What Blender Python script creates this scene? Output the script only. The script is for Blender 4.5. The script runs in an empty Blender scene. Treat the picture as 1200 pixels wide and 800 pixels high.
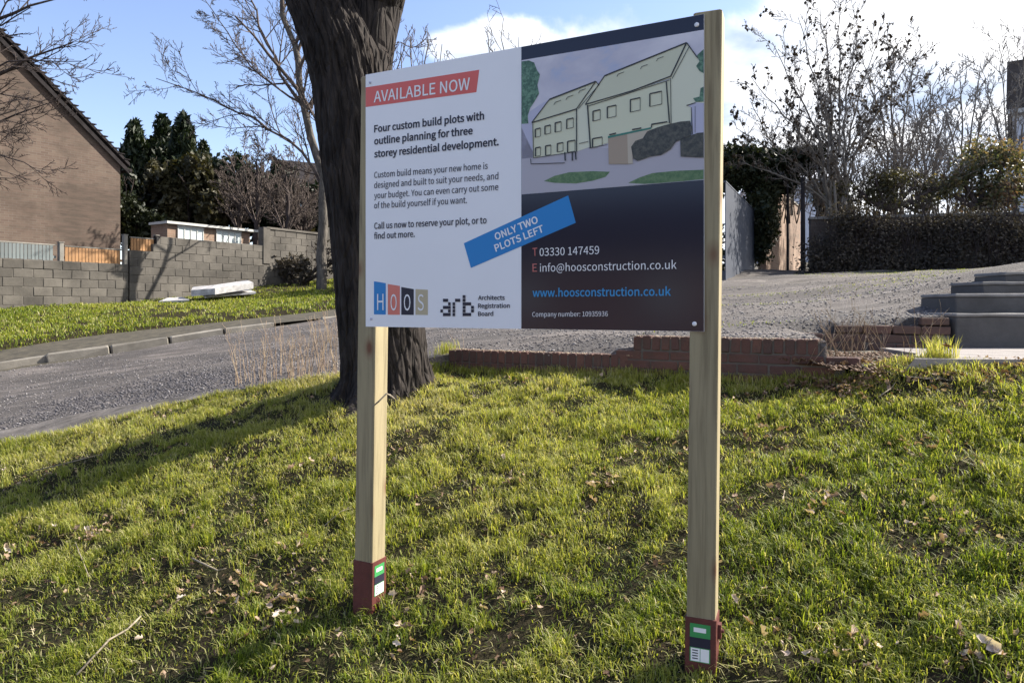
import bpy, math, random
import numpy as np
from mathutils import Vector, Matrix
R = math.radians
scene = bpy.context.scene
COL = scene.collection

# ------------------------------------------------------------------ camera, sky, sun
F = 850.0; HY = 360.0; CZ = 1.37
cam_d = bpy.data.cameras.new('camera'); cam = bpy.data.objects.new('camera', cam_d); COL.objects.link(cam)
cam.location = (0, 0, CZ); cam.rotation_euler = (R(90), 0, 0)
cam_d.sensor_width = 36; cam_d.lens = 36 * F / 1200; cam_d.shift_y = -(400 - HY) / 1200
cam_d.clip_start = 0.05; cam_d.clip_end = 5000
scene.camera = cam
scene.view_settings.view_transform = 'Standard'; scene.view_settings.look = 'None'
scene.view_settings.exposure = 1.36; scene.view_settings.gamma = 1
SUN_AZ = 22.0      # degrees ahead of due right (+X towards +Y)
SUN_EL = 37.0
sd = Vector((math.cos(R(SUN_EL)) * math.cos(R(SUN_AZ)), math.cos(R(SUN_EL)) * math.sin(R(SUN_AZ)), math.sin(R(SUN_EL))))
ld = bpy.data.lights.new('sun', 'SUN'); ld.energy = 5.0; ld.angle = R(0.5); ld.color = (1, .93, .82)
lo = bpy.data.objects.new('sun', ld); COL.objects.link(lo); lo.rotation_euler = sd.to_track_quat('Z', 'Y').to_euler()
world = bpy.data.worlds.new('World'); scene.world = world; world.use_nodes = True
nt = world.node_tree; N = nt.nodes; Lk = nt.links; N.clear()
def nd(t, **kw):
    n = N.new(t)
    for k, v in kw.items(): setattr(n, k, v)
    return n
out = nd('ShaderNodeOutputWorld'); bg = nd('ShaderNodeBackground'); bg.inputs[1].default_value = 0.098
sky = nd('ShaderNodeTexSky', sky_type='NISHITA', sun_disc=False, sun_elevation=R(SUN_EL), sun_rotation=R(90 - SUN_AZ))
sky.air_density = 1.0; sky.dust_density = 0.5; sky.ozone_density = 1.5
tc = nd('ShaderNodeTexCoord'); sep = nd('ShaderNodeSeparateXYZ'); Lk.new(tc.outputs['Generated'], sep.inputs[0])
def mth(op, a, b=None, clamp=False):
    n = nd('ShaderNodeMath', operation=op); n.use_clamp = clamp
    for i, v in enumerate((a, b)):
        if v is None: continue
        if isinstance(v, (int, float)): n.inputs[i].default_value = v
        else: Lk.new(v, n.inputs[i])
    return n.outputs[0]
den = mth('ADD', mth('ABSOLUTE', sep.outputs[2]), 0.22)
cmb = nd('ShaderNodeCombineXYZ')
Lk.new(mth('DIVIDE', sep.outputs[0], den), cmb.inputs[0]); Lk.new(mth('DIVIDE', sep.outputs[1], den), cmb.inputs[1])
nz = nd('ShaderNodeTexNoise'); nz.inputs['Scale'].default_value = 1.15; nz.inputs['Detail'].default_value = 9
nz.inputs['Roughness'].default_value = .58; nz.inputs['Distortion'].default_value = .35
mpp = nd('ShaderNodeMapping'); mpp.inputs['Location'].default_value = (3.1, 1.7, 0); Lk.new(cmb.outputs[0], mpp.inputs[0]); Lk.new(mpp.outputs[0], nz.inputs['Vector'])
cov = mth('ADD', nz.outputs[0], mth('MULTIPLY', mth('SUBTRACT', sep.outputs[0], 0.10), 0.75))
low = mth('MULTIPLY', mth('SUBTRACT', 0.30, sep.outputs[2], True), 0.62)
cov = mth('ADD', cov, low)
gxy = mth('DIVIDE', sep.outputs[0], mth('MAXIMUM', sep.outputs[1], .05)); gzy = mth('DIVIDE', sep.outputs[2], mth('MAXIMUM', sep.outputs[1], .05))
for cx_, cz_, sx_, sz_, am_ in ((-.07, .365, .15, .055, .30), (-.53, .225, .04, .025, .22), (-.41, .222, .06, .022, .22), (.42, .34, .25, .12, .15)):
    e_ = mth('ADD', mth('POWER', mth('ABSOLUTE', mth('DIVIDE', mth('SUBTRACT', gxy, cx_), sx_)), 2), mth('POWER', mth('ABSOLUTE', mth('DIVIDE', mth('SUBTRACT', gzy, cz_), sz_)), 2))
    cov = mth('ADD', cov, mth('MULTIPLY', mth('POWER', 2.718, mth('MULTIPLY', e_, -1)), am_))
rm = nd('ShaderNodeMapRange'); rm.interpolation_type = 'SMOOTHSTEP'; rm.inputs[1].default_value = .585; rm.inputs[2].default_value = .70
Lk.new(cov, rm.inputs[0])
nz2 = nd('ShaderNodeTexNoise'); nz2.inputs['Scale'].default_value = 3.0; nz2.inputs['Detail'].default_value = 6; Lk.new(cmb.outputs[0], nz2.inputs['Vector'])
cr = nd('ShaderNodeValToRGB'); Lk.new(nz2.outputs[0], cr.inputs[0])
cr.color_ramp.elements[0].position = .36; cr.color_ramp.elements[0].color = (2.6, 3.2, 4.3, 1)
cr.color_ramp.elements[1].position = .60; cr.color_ramp.elements[1].color = (6.4, 6.4, 6.5, 1)
hs = nd('ShaderNodeMix', data_type='RGBA', blend_type='MULTIPLY'); hs.inputs[0].default_value = 1; hs.inputs[7].default_value = (1.05, .97, 1.04, 1)
Lk.new(sky.outputs[0], hs.inputs[6])
mx = nd('ShaderNodeMix', data_type='RGBA'); Lk.new(rm.outputs[0], mx.inputs[0]); Lk.new(hs.outputs[2], mx.inputs[6]); Lk.new(cr.outputs[0], mx.inputs[7])
Lk.new(mx.outputs[2], bg.inputs[0]); Lk.new(bg.outputs[0], out.inputs[0])
scene.cycles.max_bounces = 6; scene.cycles.diffuse_bounces = 3; scene.cycles.transparent_max_bounces = 6

# ------------------------------------------------------------------ projection helpers (pixel of the 1200x800 photo -> place)
def P(px, py, Y): return Vector(((px - 600) / F * Y, Y, CZ + (HY - py) / F * Y))
class TPS:
    def __init__(s, pts, lam=0.0):
        p = np.array([(a[0], a[1]) for a in pts], float); z = np.array([a[2] for a in pts], float)
        n = len(p); r = np.linalg.norm(p[:, None] - p[None], axis=2)
        K = np.where(r > 0, r * r * np.log(r + 1e-12), 0) + lam * np.eye(n)
        A = np.zeros((n + 3, n + 3)); A[:n, :n] = K; A[:n, n] = 1; A[:n, n + 1:] = p; A[n, :n] = 1; A[n + 1:, :n] = p.T
        w = np.linalg.solve(A, np.concatenate([z, [0, 0, 0]])); s.p = p; s.w = w; s.n = n
    def __call__(s, X, Y):
        X = np.asarray(X, float); Y = np.asarray(Y, float); o = s.w[s.n] + s.w[s.n + 1] * X + s.w[s.n + 2] * Y
        for i in range(s.n):
            r2 = (X - s.p[i, 0]) ** 2 + (Y - s.p[i, 1]) ** 2
            o = o + s.w[i] * 0.5 * r2 * np.log(r2 + 1e-12)
        return o
pl = lambda X, Y: .183 * (X - .73) + .304 * (Y - 2.85)
bank_pts = [(X, Y, pl(X, Y)) for X in (-6, -3, -1, 1, 3, 6) for Y in (0.5, 2.0, 3.4)] + [(-3.5, 5, pl(-3.5, 5)), (0, 4.6, pl(0, 4.6)), (2.5, 4.1, pl(2.5, 4.1)), (-.95, 5.75, .57)]
ed = [(0, 524, 6.44), (70, 510, 6.47), (196, 475, 6.73), (301, 454, 6.8), (406, 442, 6.6)]
bank_pts += [tuple(P(*e)) for e in ed] + [tuple(P(*e)) for e in [(525, 432, 6.7), (735, 437, 5.8), (990, 443, 5.0), (1060, 427, 4.85), (1200, 426, 4.7)]]
bank_pts += [(-7, 6.2, -.35), (-11, 6, -1.0), (8, 4, 1.55), (-9, 0, -2.6), (9, 0, .8)]
bank = TPS(bank_pts, 0.002)
bk = [P(*e) for e in ed] + [P(*e) for e in [(0, 428, 11.5), (147, 407, 12.5), (245, 391, 13.2), (406, 371, 14), (0, 362, 17.5), (150, 355, 20.1), (300, 337, 23.6), (400, 328, 26),
      (0, 406, 12.9), (406, 366, 15.2), (530, 405, 7.2), (700, 405, 6.3), (860, 396, 5.5), (920, 381, 6.6), (1000, 374, 6.7), (1080, 368, 6.6), (860, 360, 8.5), (1000, 350, 9),
      (860, 319, 17), (1000, 320, 17), (1200, 318, 17), (600, 385, 8.6), (600, 342, 17), (1180, 318, 7.9), (1180, 316, 11), (740, 326, 18)]]
bk = [tuple(v) for v in bk] + [(-7, 6.2, -.35), (-11, 6, -1.0), (0, 60, 5.0), (-40, 60, 3.5), (40, 60, 6.5), (-40, 10, -2.5), (40, 10, 3.5), (8, 4, 1.75), (30, 30, 4), (-18, 14, .3), (-30, 30, 2.2), (-10, 40, 3.4), (12, 40, 3.9)]
back = TPS(bk, 0.002)
EX = np.array([-40, -12, -7, -4.9, -4.03, -3.2, -2.39, -1.5, -.59, 2.28, 3.28, 8, 40]); EYv = np.array([6.0, 6.1, 6.25, 6.44, 6.47, 6.73, 6.8, 6.6, 6.7, 5.0, 4.66, 3.6, 0.])
def yedge(X): return np.interp(X, EX, EYv)

# value noise
class VN:
    def __init__(s, seed, n=64): s.g = np.random.RandomState(seed).rand(n, n); s.n = n
    def __call__(s, X, Y):
        X = np.asarray(X, float); Y = np.asarray(Y, float); xi = np.floor(X).astype(int); yi = np.floor(Y).astype(int); fx = X - xi; fy = Y - yi
        fx = fx * fx * (3 - 2 * fx); fy = fy * fy * (3 - 2 * fy); n = s.n; g = s.g
        a = g[xi % n, yi % n]; b = g[(xi + 1) % n, yi % n]; c = g[xi % n, (yi + 1) % n]; d = g[(xi + 1) % n, (yi + 1) % n]
        return (a * (1 - fx) + b * fx) * (1 - fy) + (c * (1 - fx) + d * fx) * fy
    def fbm(s, X, Y, o=4):
        t = 0; a = .5; tot = 0
        for k in range(o): t = t + a * s(np.asarray(X) * 2 ** k + 17.3 * k, np.asarray(Y) * 2 ** k + 9.1 * k); tot += a; a *= .5
        return t / tot
vn1, vn2, vn3 = VN(1), VN(2), VN(3)
def lawn_z(X, Y): return bank(X, Y) + .055 * (vn1.fbm(X * 2.2, Y * 2.2, 3) - .5) +   .068 * (vn2.fbm(X * 5.5, Y * 5.5, 3) - .5)
_kp = [P(*e) for e in [(-330, 470, 9.3), (-150, 445, 10.3), (0, 422, 11.5), (147, 402, 12.5), (245, 387, 13.3), (330, 377, 14), (406, 369, 14.8)]]
KPX = np.array([-40] + [a.x for a in _kp] + [-1.2]); KPY = np.array([7.0] + [a.y for a in _kp] + [16.6])
def road_z(X, Y):
    w = np.clip((np.asarray(Y) - yedge(X)) / 0.6, 0, 1)
    d = np.clip((np.asarray(X) - 2) / 3, 0, 1)
    X = np.asarray(X, float); Y = np.asarray(Y, float)
    z = back(X, Y) + w * (.05 * (vn1.fbm(X * .7, Y * .9, 3) - .5) + .02 * (vn3.fbm(X * 3, Y * 3, 2) - .5)) + w * d * .22 * (vn2.fbm(X * .35, Y * 1.7, 3) - .5)
    top1 = np.where(X < .86, .975, 1.13) + np.clip(Y - yedge(X) - .12, 0, 9) * .35
    z = np.where((X > -.62) & (X < 2.30), np.minimum(z, top1), z)
    y2 = 6.38 - (X - 2.394) * .287; top2 = np.where(X < 2.80, 1.14, np.where(X < 3.33, 1.215, 1.29)) + np.clip(Y - y2 - .1, 0, 9) * .5
    z = np.where((X > 2.30) & (X < 3.68), np.minimum(z, top2), z)
    kd = np.clip(1 - np.abs(Y - np.interp(X, KPX, KPY)) / .7, 0, 1) * (X < -1.2); z = z - .10 * kd
    for xl_, y0_, h_ in ((3.66, -9, 1.30), (3.66, 6.42, 1.42), (3.90, 6.40, 1.46), (4.46, 6.9, 1.585), (4.98, 7.35, 1.70)):
        m_ = (X > xl_) & (Y > y0_) & ((Y < 6.45) if y0_ < 0 else (Y < 7.8)) & ((X < 3.92) if h_ == 1.42 else (Y < 7.8)); z = np.where(m_ & (h_ != 1.42), np.minimum(z, h_), z)
    return z

# ------------------------------------------------------------------ mesh helpers
ORG = {}
def tag(o, label=None, cat=None, group=None, kind=None):
    if label: o['label'] = label
    if cat: o['category'] = cat
    if group: o['group'] = group
    if kind: o['kind'] = kind
    return o
def thing(name, loc, label, cat, group=None):
    o = bpy.data.objects.new(name, None); o.empty_display_size = .2; COL.objects.link(o); o.location = loc; ORG[o.name] = Vector(loc)
    return tag(o, label, cat, group)
def raw_mesh(name, V, Fs, mat=None, smooth=False):
    me = bpy.data.meshes.new(name)
    if isinstance(V, np.ndarray) and isinstance(Fs, np.ndarray):
        nf, k = Fs.shape
        me.vertices.add(len(V)); me.vertices.foreach_set('co', V.astype(np.float32).ravel())
        me.loops.add(nf * k); me.loops.foreach_set('vertex_index', Fs.astype(np.int32).ravel())
        me.polygons.add(nf); me.polygons.foreach_set('loop_start', np.arange(0, nf * k, k, dtype=np.int32))
        try: me.polygons.foreach_set('loop_total', np.full(nf, k, dtype=np.int32))
        except Exception: pass
        me.update(calc_edges=True); me.validate()
    else:
        me.from_pydata([tuple(v) for v in V], [], [tuple(f) for f in Fs]); me.update()
    if mat: me.materials.append(mat)
    if smooth: me.polygons.foreach_set('use_smooth', np.ones(len(me.polygons), dtype=bool))
    return me
def obj(name, V, Fs, mat, parent=None, smooth=False, tint=None):
    if parent is not None:
        o0 = ORG[parent.name]
        V = (V - np.array(o0)) if isinstance(V, np.ndarray) else [Vector(v) - o0 for v in V]
    me = raw_mesh(name, V, Fs, mat, smooth)
    if tint is not None:
        at = me.attributes.new('tint', 'FLOAT', 'POINT'); at.data.foreach_set('value', np.asarray(tint, np.float32))
    o = bpy.data.objects.new(name, me); COL.objects.link(o)
    if parent is not None: o.parent = parent; ORG[o.name] = ORG[parent.name]
    else: ORG[o.name] = Vector((0, 0, 0))
    return o
def piece(name, me, parent, loc, rotz=0, scale=(1, 1, 1), rx=0, ry=0):
    o = bpy.data.objects.new(name, me); COL.objects.link(o)
    o.location = Vector(loc) - (ORG[parent.name] if parent is not None else Vector((0, 0, 0)))
    if parent is not None: o.parent = parent
    o.rotation_euler = (rx, ry, rotz); o.scale = scale
    return o
CF = [(0, 3, 2, 1), (4, 5, 6, 7), (0, 1, 5, 4), (1, 2, 6, 5), (2, 3, 7, 6), (3, 0, 4, 7)]
class MB:
    def __init__(s): s.V = []; s.F = []
    def add(s, V, Fs): b = len(s.V); s.V += [Vector(v) for v in V]; s.F += [tuple(b + i for i in f) for f in Fs]; return s
    def box(s, c, sx, sy, sz, rot=0, bev=0):
        c = Vector(c); m = Matrix.Rotation(rot, 3, 'Z'); V = []
        if bev <= 0:
            for z in (-1, 1):
                for x, y in ((-1, -1), (1, -1), (1, 1), (-1, 1)): V.append(c + m @ Vector((x * sx / 2, y * sy / 2, z * sz / 2)))
            return s.add(V, CF)
        b = bev; rings = [(-sz / 2, b), (-sz / 2 + b, 0), (sz / 2 - b, 0), (sz / 2, b)]
        for z, i in rings:
            hx, hy = sx / 2 - i, sy / 2 - i
            for x, y in ((-hx + b, -hy), (hx - b, -hy), (hx, -hy + b), (hx, hy - b), (hx - b, hy), (-hx + b, hy), (-hx, hy - b), (-hx, -hy + b)): V.append(c + m @ Vector((x, y, z)))
        Fs = [tuple(reversed(range(8))), tuple(range(24, 32))]
        for r in range(3):
            for k in range(8): a = r * 8 + k; bb = r * 8 + (k + 1) % 8; Fs.append((a, bb, bb + 8, a + 8))
        return s.add(V, Fs)
    def prism(s, bot, top):
        n = len(bot); Fs = [tuple(reversed(range(n))), tuple(range(n, 2 * n))] + [(k, (k + 1) % n, (k + 1) % n + n, k + n) for k in range(n)]
        return s.add(list(bot) + list(top), Fs)
    def tube(s, pts, rad, n=8):
        pts = [Vector(p) for p in pts]; V = []
        for i, p in enumerate(pts):
            d = (pts[min(i + 1, len(pts) - 1)] - pts[max(i - 1, 0)]).normalized(); a = d.cross(Vector((0.3, 1, .1))).normalized(); b = d.cross(a)
            r = rad[i] if isinstance(rad, (list, tuple)) else rad
            for k in range(n): t = 2 * math.pi * k / n; V.append(p + a * math.cos(t) * r + b * math.sin(t) * r)
        Fs = [tuple(reversed(range(n))), tuple(range(len(V) - n, len(V)))]
        for i in range(len(pts) - 1):
            for k in range(n): Fs.append((i * n + k, i * n + (k + 1) % n, (i + 1) * n + (k + 1) % n, (i + 1) * n + k))
        return s.add(V, Fs)
    def build(s, name, mat, parent=None, smooth=False): return obj(name, s.V, s.F, mat, parent, smooth)
def box_mesh(name, sx, sy, sz, mat, bev=.004): m = MB().box((0, 0, 0), sx, sy, sz, 0, bev); return raw_mesh(name, m.V, m.F, mat)
def rough_block(name, sx, sy, sz, mat, seed, jit, bev=.006):
    rg = random.Random(seed); m = MB().box((0, 0, 0), sx, sy, sz, 0, bev)
    V = [v + Vector([rg.uniform(-jit, jit) for _ in range(3)]) for v in m.V]; return raw_mesh(name, V, m.F, mat)
def tubes_np(PT, RA, n):
    """PT (N,K,3) RA (N,K) -> verts, quads"""
    Nn, K, _ = PT.shape; D = np.zeros_like(PT); D[:, 1:-1] = PT[:, 2:] - PT[:, :-2]; D[:, 0] = PT[:, 1] - PT[:, 0]; D[:, -1] = PT[:, -1] - PT[:, -2]
    D /= np.linalg.norm(D, axis=2, keepdims=True) + 1e-9
    ref = np.array([.37, .81, .11]); A = np.cross(D, ref); A /= np.linalg.norm(A, axis=2, keepdims=True) + 1e-9; B = np.cross(D, A)
    t = np.arange(n) * 2 * np.pi / n
    V = PT[:, :, None] + (A[:, :, None] * np.cos(t)[None, None, :, None] + B[:, :, None] * np.sin(t)[None, None, :, None]) * RA[:, :, None, None]
    V = V.reshape(-1, 3); base = (np.arange(Nn) * K * n)[:, None, None] + (np.arange(K - 1) * n)[None, :, None]
    k = np.arange(n)[None, None]; k2 = (k + 1) % n
    Q = np.stack([base + k, base + k2, base + k2 + n, base + k + n], -1).reshape(-1, 4)
    return V, Q

# ------------------------------------------------------------------ materials
def new_mat(name):
    m = bpy.data.materials.new(name); m.use_nodes = True; t = m.node_tree; return m, t, t.nodes['Principled BSDF']
def nz_node(t, vec, scale, detail=5, rough=.6, dist=0):
    n = t.nodes.new('ShaderNodeTexNoise'); n.inputs['Scale'].default_value = scale; n.inputs['Detail'].default_value = detail; n.inputs['Roughness'].default_value = rough; n.inputs['Distortion'].default_value = dist
    if vec is not None: t.links.new(vec, n.inputs['Vector'])
    return n.outputs[0]
def ramp(t, fac, stops):
    r = t.nodes.new('ShaderNodeValToRGB'); t.links.new(fac, r.inputs[0]); e = r.color_ramp.elements
    while len(e) < len(stops): e.new(.5)
    for k, (p, c) in enumerate(stops): e[k].position = p; e[k].color = tuple(c) + (1,) if len(c) == 3 else c
    return r.outputs[0]
def mixc(t, f, a, b, mode='MIX'):
    n = t.nodes.new('ShaderNodeMix'); n.data_type = 'RGBA'; n.blend_type = mode
    for i, v in ((0, f), (6, a), (7, b)):
        if isinstance(v, (int, float)): n.inputs[i].default_value = v
        elif isinstance(v, tuple): n.inputs[i].default_value = v + (1,) if len(v) == 3 else v
        else: t.links.new(v, n.inputs[i])
    return n.outputs[2]
def tmath(t, op, a, b=0.0, clamp=False):
    n = t.nodes.new('ShaderNodeMath'); n.operation = op; n.use_clamp = clamp
    for i, v in enumerate((a, b)):
        if isinstance(v, (int, float)): n.inputs[i].default_value = v
        else: t.links.new(v, n.inputs[i])
    return n.outputs[0]
def bump(t, bs, h, strength=.4, dist=.01):
    b = t.nodes.new('ShaderNodeBump'); b.inputs['Strength'].default_value = strength; b.inputs['Distance'].default_value = dist
    t.links.new(h, b.inputs['Height']); t.links.new(b.outputs[0], bs.inputs['Normal'])
def coord(t, kind='Object', scale=None):
    c = t.nodes.new('ShaderNodeNewGeometry').outputs['Position'] if kind == 'World' else t.nodes.new('ShaderNodeTexCoord').outputs[kind]
    if scale:
        m = t.nodes.new('ShaderNodeMapping'); m.inputs['Scale'].default_value = scale; t.links.new(c, m.inputs[0]); return m.outputs[0]
    return c
def flat(name, col, rough=.6, var=.12, scale=8, bmp=0, spec=.5, metal=0):
    m, t, b = new_mat(name); v = coord(t); n = nz_node(t, v, scale)
    c = ramp(t, n, [(.3, tuple(x * (1 - var) for x in col)), (.7, tuple(min(1, x * (1 + var)) for x in col))])
    t.links.new(c, b.inputs['Base Color']); b.inputs['Roughness'].default_value = rough; b.inputs['Specular IOR Level'].default_value = spec; b.inputs['Metallic'].default_value = metal
    if bmp: bump(t, b, nz_node(t, v, scale * 6), bmp, .01)
    return m
def rnd_obj(t, lo, hi, base):
    """per-object brightness variation"""
    oi = t.nodes.new('ShaderNodeObjectInfo'); mr = t.nodes.new('ShaderNodeMapRange'); t.links.new(oi.outputs['Random'], mr.inputs[0]); mr.inputs[3].default_value = lo; mr.inputs[4].default_value = hi
    cc = t.nodes.new('ShaderNodeCombineXYZ')
    for i in range(3): t.links.new(mr.outputs[0], cc.inputs[i])
    return mixc(t, 1.0, base, cc.outputs[0], 'MULTIPLY'), oi.outputs['Random']
def leafmat(name, cols, trans=.35, rough=.55):
    m, t, b = new_mat(name); a = t.nodes.new('ShaderNodeAttribute'); a.attribute_name = 'tint'
    c = ramp(t, a.outputs['Fac'], [(i / (len(cols) - 1), k) for i, k in enumerate(cols)])
    t.links.new(c, b.inputs['Base Color']); b.inputs['Roughness'].default_value = rough; b.inputs['Specular IOR Level'].default_value = .3
    tr = t.nodes.new('ShaderNodeBsdfTranslucent'); t.links.new(mixc(t, 1.0, c, (1.5, 1.45, .7), 'MULTIPLY'), tr.inputs[0])
    ms = t.nodes.new('ShaderNodeMixShader'); ms.inputs[0].default_value = trans; t.links.new(b.outputs[0], ms.inputs[1]); t.links.new(tr.outputs[0], ms.inputs[2])
    t.links.new(ms.outputs[0], t.nodes['Material Output'].inputs[0]); return m
def barkmat(name, c1, c2, scale=10, stretch=.15, bmp=.6):
    m, t, b = new_mat(name); v = coord(t, 'Object', (1, 1, stretch)); n = nz_node(t, v, scale, 6, .65, .3); n2 = nz_node(t, coord(t), scale * .15, 3)
    c = mixc(t, n2, ramp(t, n, [(.3, c1), (.7, c2)]), ramp(t, n, [(.3, tuple(x * .7 for x in c1)), (.75, tuple(x * .75 for x in c2))]))
    t.links.new(c, b.inputs['Base Color']); b.inputs['Roughness'].default_value = .9; b.inputs['Specular IOR Level'].default_value = .2
    if bmp:
        vo = t.nodes.new('ShaderNodeTexVoronoi'); vo.feature = 'DISTANCE_TO_EDGE'; vo.inputs['Scale'].default_value = scale * 1.1; t.links.new(v, vo.inputs['Vector']); h = tmath(t, 'ADD', n, tmath(t, 'MULTIPLY', ramp(t, vo.outputs['Distance'], [(.0, (0, 0, 0)), (.16, (1, 1, 1))]), .7)); bump(t, b, h, bmp, .025)
    return m
M = {}
M['soil'] = flat('soil', (.055, .047, .032), .95, .5, 6, .6)
def lawn_base():
    m, t, b = new_mat('lawn_soil'); v = coord(t)
    n = nz_node(t, v, 1.6, 8, .65); n2 = nz_node(t, v, 30, 5)
    c = ramp(t, n, [(.35, (.022, .018, .012)), (.5, (.022, .022, .010)), (.7, (.035, .040, .012))])
    c = mixc(t, n2, c, (.038, .030, .020)); t.links.new(c, b.inputs['Base Color']); b.inputs['Roughness'].default_value = 1; b.inputs['Specular IOR Level'].default_value = .05; bump(t, b, n2, .9, .03); return m
M['lawn'] = lawn_base()
def roadmat(name, dark, light, patch):
    m, t, b = new_mat(name); v = coord(t)
    g = nz_node(t, v, 85, 3, .8); p = nz_node(t, coord(t, 'Object', (.6, 1.5, 1)), .62, 8, .68, .7); vo = t.nodes.new('ShaderNodeTexVoronoi'); vo.inputs['Scale'].default_value = 62; t.links.new(v, vo.inputs['Vector'])
    c = ramp(t, g, [(.36, dark), (.62, light)])
    wp = nz_node(t, v, 1.2, 4)
    st = ramp(t, p, [(.42, (0, 0, 0)), (.47, (.4, .4, .4)), (.55, (1, 1, 1))])
    c = mixc(t, st, mixc(t, g, patch, dark), c)
    c = mixc(t, ramp(t, wp, [(.5, (0, 0, 0)), (.7, (.5, .5, .5))]), c, tuple(x * 1.35 for x in light))
    cell = t.nodes.new('ShaderNodeSeparateColor'); t.links.new(vo.outputs['Color'], cell.inputs[0])
    c = mixc(t, ramp(t, cell.outputs[0], [(.78, (0, 0, 0)), (.9, (.55, .55, .55))]), c, (.28, .26, .25))
    c = mixc(t, ramp(t, nz_node(t, coord(t, 'Object', (.35, 2.2, 1)), 1.6, 7, .7), [(.45, (.75, .75, .75)), (.58, (0, 0, 0))]), c, (.055, .047, .042))
    t.links.new(c, b.inputs['Base Color']); b.inputs['Roughness'].default_value = .85
    h = tmath(t, 'ADD', g, tmath(t, 'MULTIPLY', vo.outputs['Distance'], -.8)); h = tmath(t, 'ADD', h, tmath(t, 'MULTIPLY', p, 1.2))
    bump(t, b, h, .8, .012); return m
M['road'] = roadmat('worn_tarmac', (.062, .052, .046), (.165, .141, .126), (.028, .025, .024))
M['pavement'] = flat('pavement_tarmac', (.125, .112, .102), .95, .45, 5, .8, .15)
M['verge'] = lawn_base()
def concrete(name, col, sc=5, var=.35):
    m, t, b = new_mat(name); v = coord(t, 'World'); n = nz_node(t, v, sc, 8, .65); n2 = nz_node(t, v, sc * 12, 4)
    c = ramp(t, n, [(.3, tuple(x * (1 - var) for x in col)), (.65, tuple(x * (1 + var * .5) for x in col))]); c = mixc(t, tmath(t, 'MULTIPLY', n2, .4), c, tuple(x * .6 for x in col))
    c, r = rnd_obj(t, .72, 1.15, c); t.links.new(c, b.inputs['Base Color']); b.inputs['Roughness'].default_value = .92; bump(t, b, n2, .5, .008); return m
M['block'] = concrete('wall_block', (.115, .104, .090), 1.1, .6); M['mortar'] = flat('mortar', (.10, .09, .08), .95, .2, 10, .3)
M['kerb'] = concrete('kerb_concrete', (.235, .215, .185), 4); M['slab'] = concrete('pale_slab', (.30, .27, .25), 4, .4); M['step'] = concrete('step_concrete', (.10, .096, .094), 3)
M['edge'] = concrete('step_edge', (.24, .23, .22), 6)
M['paleblock'] = concrete('pale_render', (.25, .235, .21), 3)
def brick_piece(name, cols):
    m, t, b = new_mat(name); v = coord(t, 'World'); oi = t.nodes.new('ShaderNodeObjectInfo'); n = nz_node(t, v, 9, 6); n2 = nz_node(t, v, 70, 4)
    c = ramp(t, oi.outputs['Random'], [(i / (len(cols) - 1), k) for i, k in enumerate(cols)]); c = mixc(t, ramp(t, n, [(.45, (0, 0, 0)), (.7, (.6, .6, .6))]), c, (.05, .045, .04)); c = mixc(t, tmath(t, 'MULTIPLY', n2, .5), c, tuple(x * .45 for x in cols[0]))
    t.links.new(c, b.inputs['Base Color']); b.inputs['Roughness'].default_value = .9; bump(t, b, n2, .7, .006); return m
M['brick'] = brick_piece('red_brick', [(.12, .055, .043), (.09, .046, .04), (.155, .072, .053), (.07, .044, .04)])
M['darkbrick'] = brick_piece('dark_brick', [(.13, .075, .055), (.10, .06, .05), (.17, .09, .065)])
def house_brick(name, c1, c2, mo):
    m, t, b = new_mat(name); v = coord(t, 'UV'); bt = t.nodes.new('ShaderNodeTexBrick'); t.links.new(v, bt.inputs['Vector'])
    bt.inputs['Scale'].default_value = 1; bt.inputs['Brick Width'].default_value = .225; bt.inputs['Row Height'].default_value = .075; bt.inputs['Mortar Size'].default_value = .006; bt.inputs['Bias'].default_value = 0
    for i, c in ((1, c1), (2, c2), (3, mo)): bt.inputs[i].default_value = c + (1,)
    o = coord(t); n = nz_node(t, o, .5, 6, .6); n2 = nz_node(t, coord(t, 'UV', (1.5, 9, 1)), 1.0, 5, .7)
    c = mixc(t, ramp(t, n, [(.44, (.85, .85, .85)), (.57, (0, 0, 0))]), bt.outputs[0], tuple(x * .42 for x in c1)); c = mixc(t, ramp(t, n2, [(.42, (0, 0, 0)), (.66, (.65, .65, .65))]), c, tuple(min(1, x * 1.35) for x in c2))  # broad dark blotches: tree shadow put into the brick colour
    t.links.new(c, b.inputs['Base Color']); b.inputs['Roughness'].default_value = .92; bump(t, b, bt.outputs[1], -.4, .006); return m
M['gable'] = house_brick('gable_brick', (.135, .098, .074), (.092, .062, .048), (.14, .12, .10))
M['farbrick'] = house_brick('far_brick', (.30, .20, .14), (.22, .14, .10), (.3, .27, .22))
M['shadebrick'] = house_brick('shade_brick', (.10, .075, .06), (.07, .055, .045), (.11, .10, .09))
M['tile'] = flat('roof_tile', (.030, .027, .028), 1, .35, 4, .4, .05); M['fascia'] = flat('white_paint', (.48, .48, .46), .5, .06); M['glass'] = flat('window_glass', (.35, .42, .47), .12, .25, 2, 0, .9)
M['garage'] = flat('pale_panel', (.55, .62, .62), .5, .1, 3); M['render'] = flat('white_render', (.62, .64, .70), .8, .08, 2); M['bluegrey'] = flat('blue_grey_paint', (.055, .065, .09), .6, .12, 3)
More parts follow.
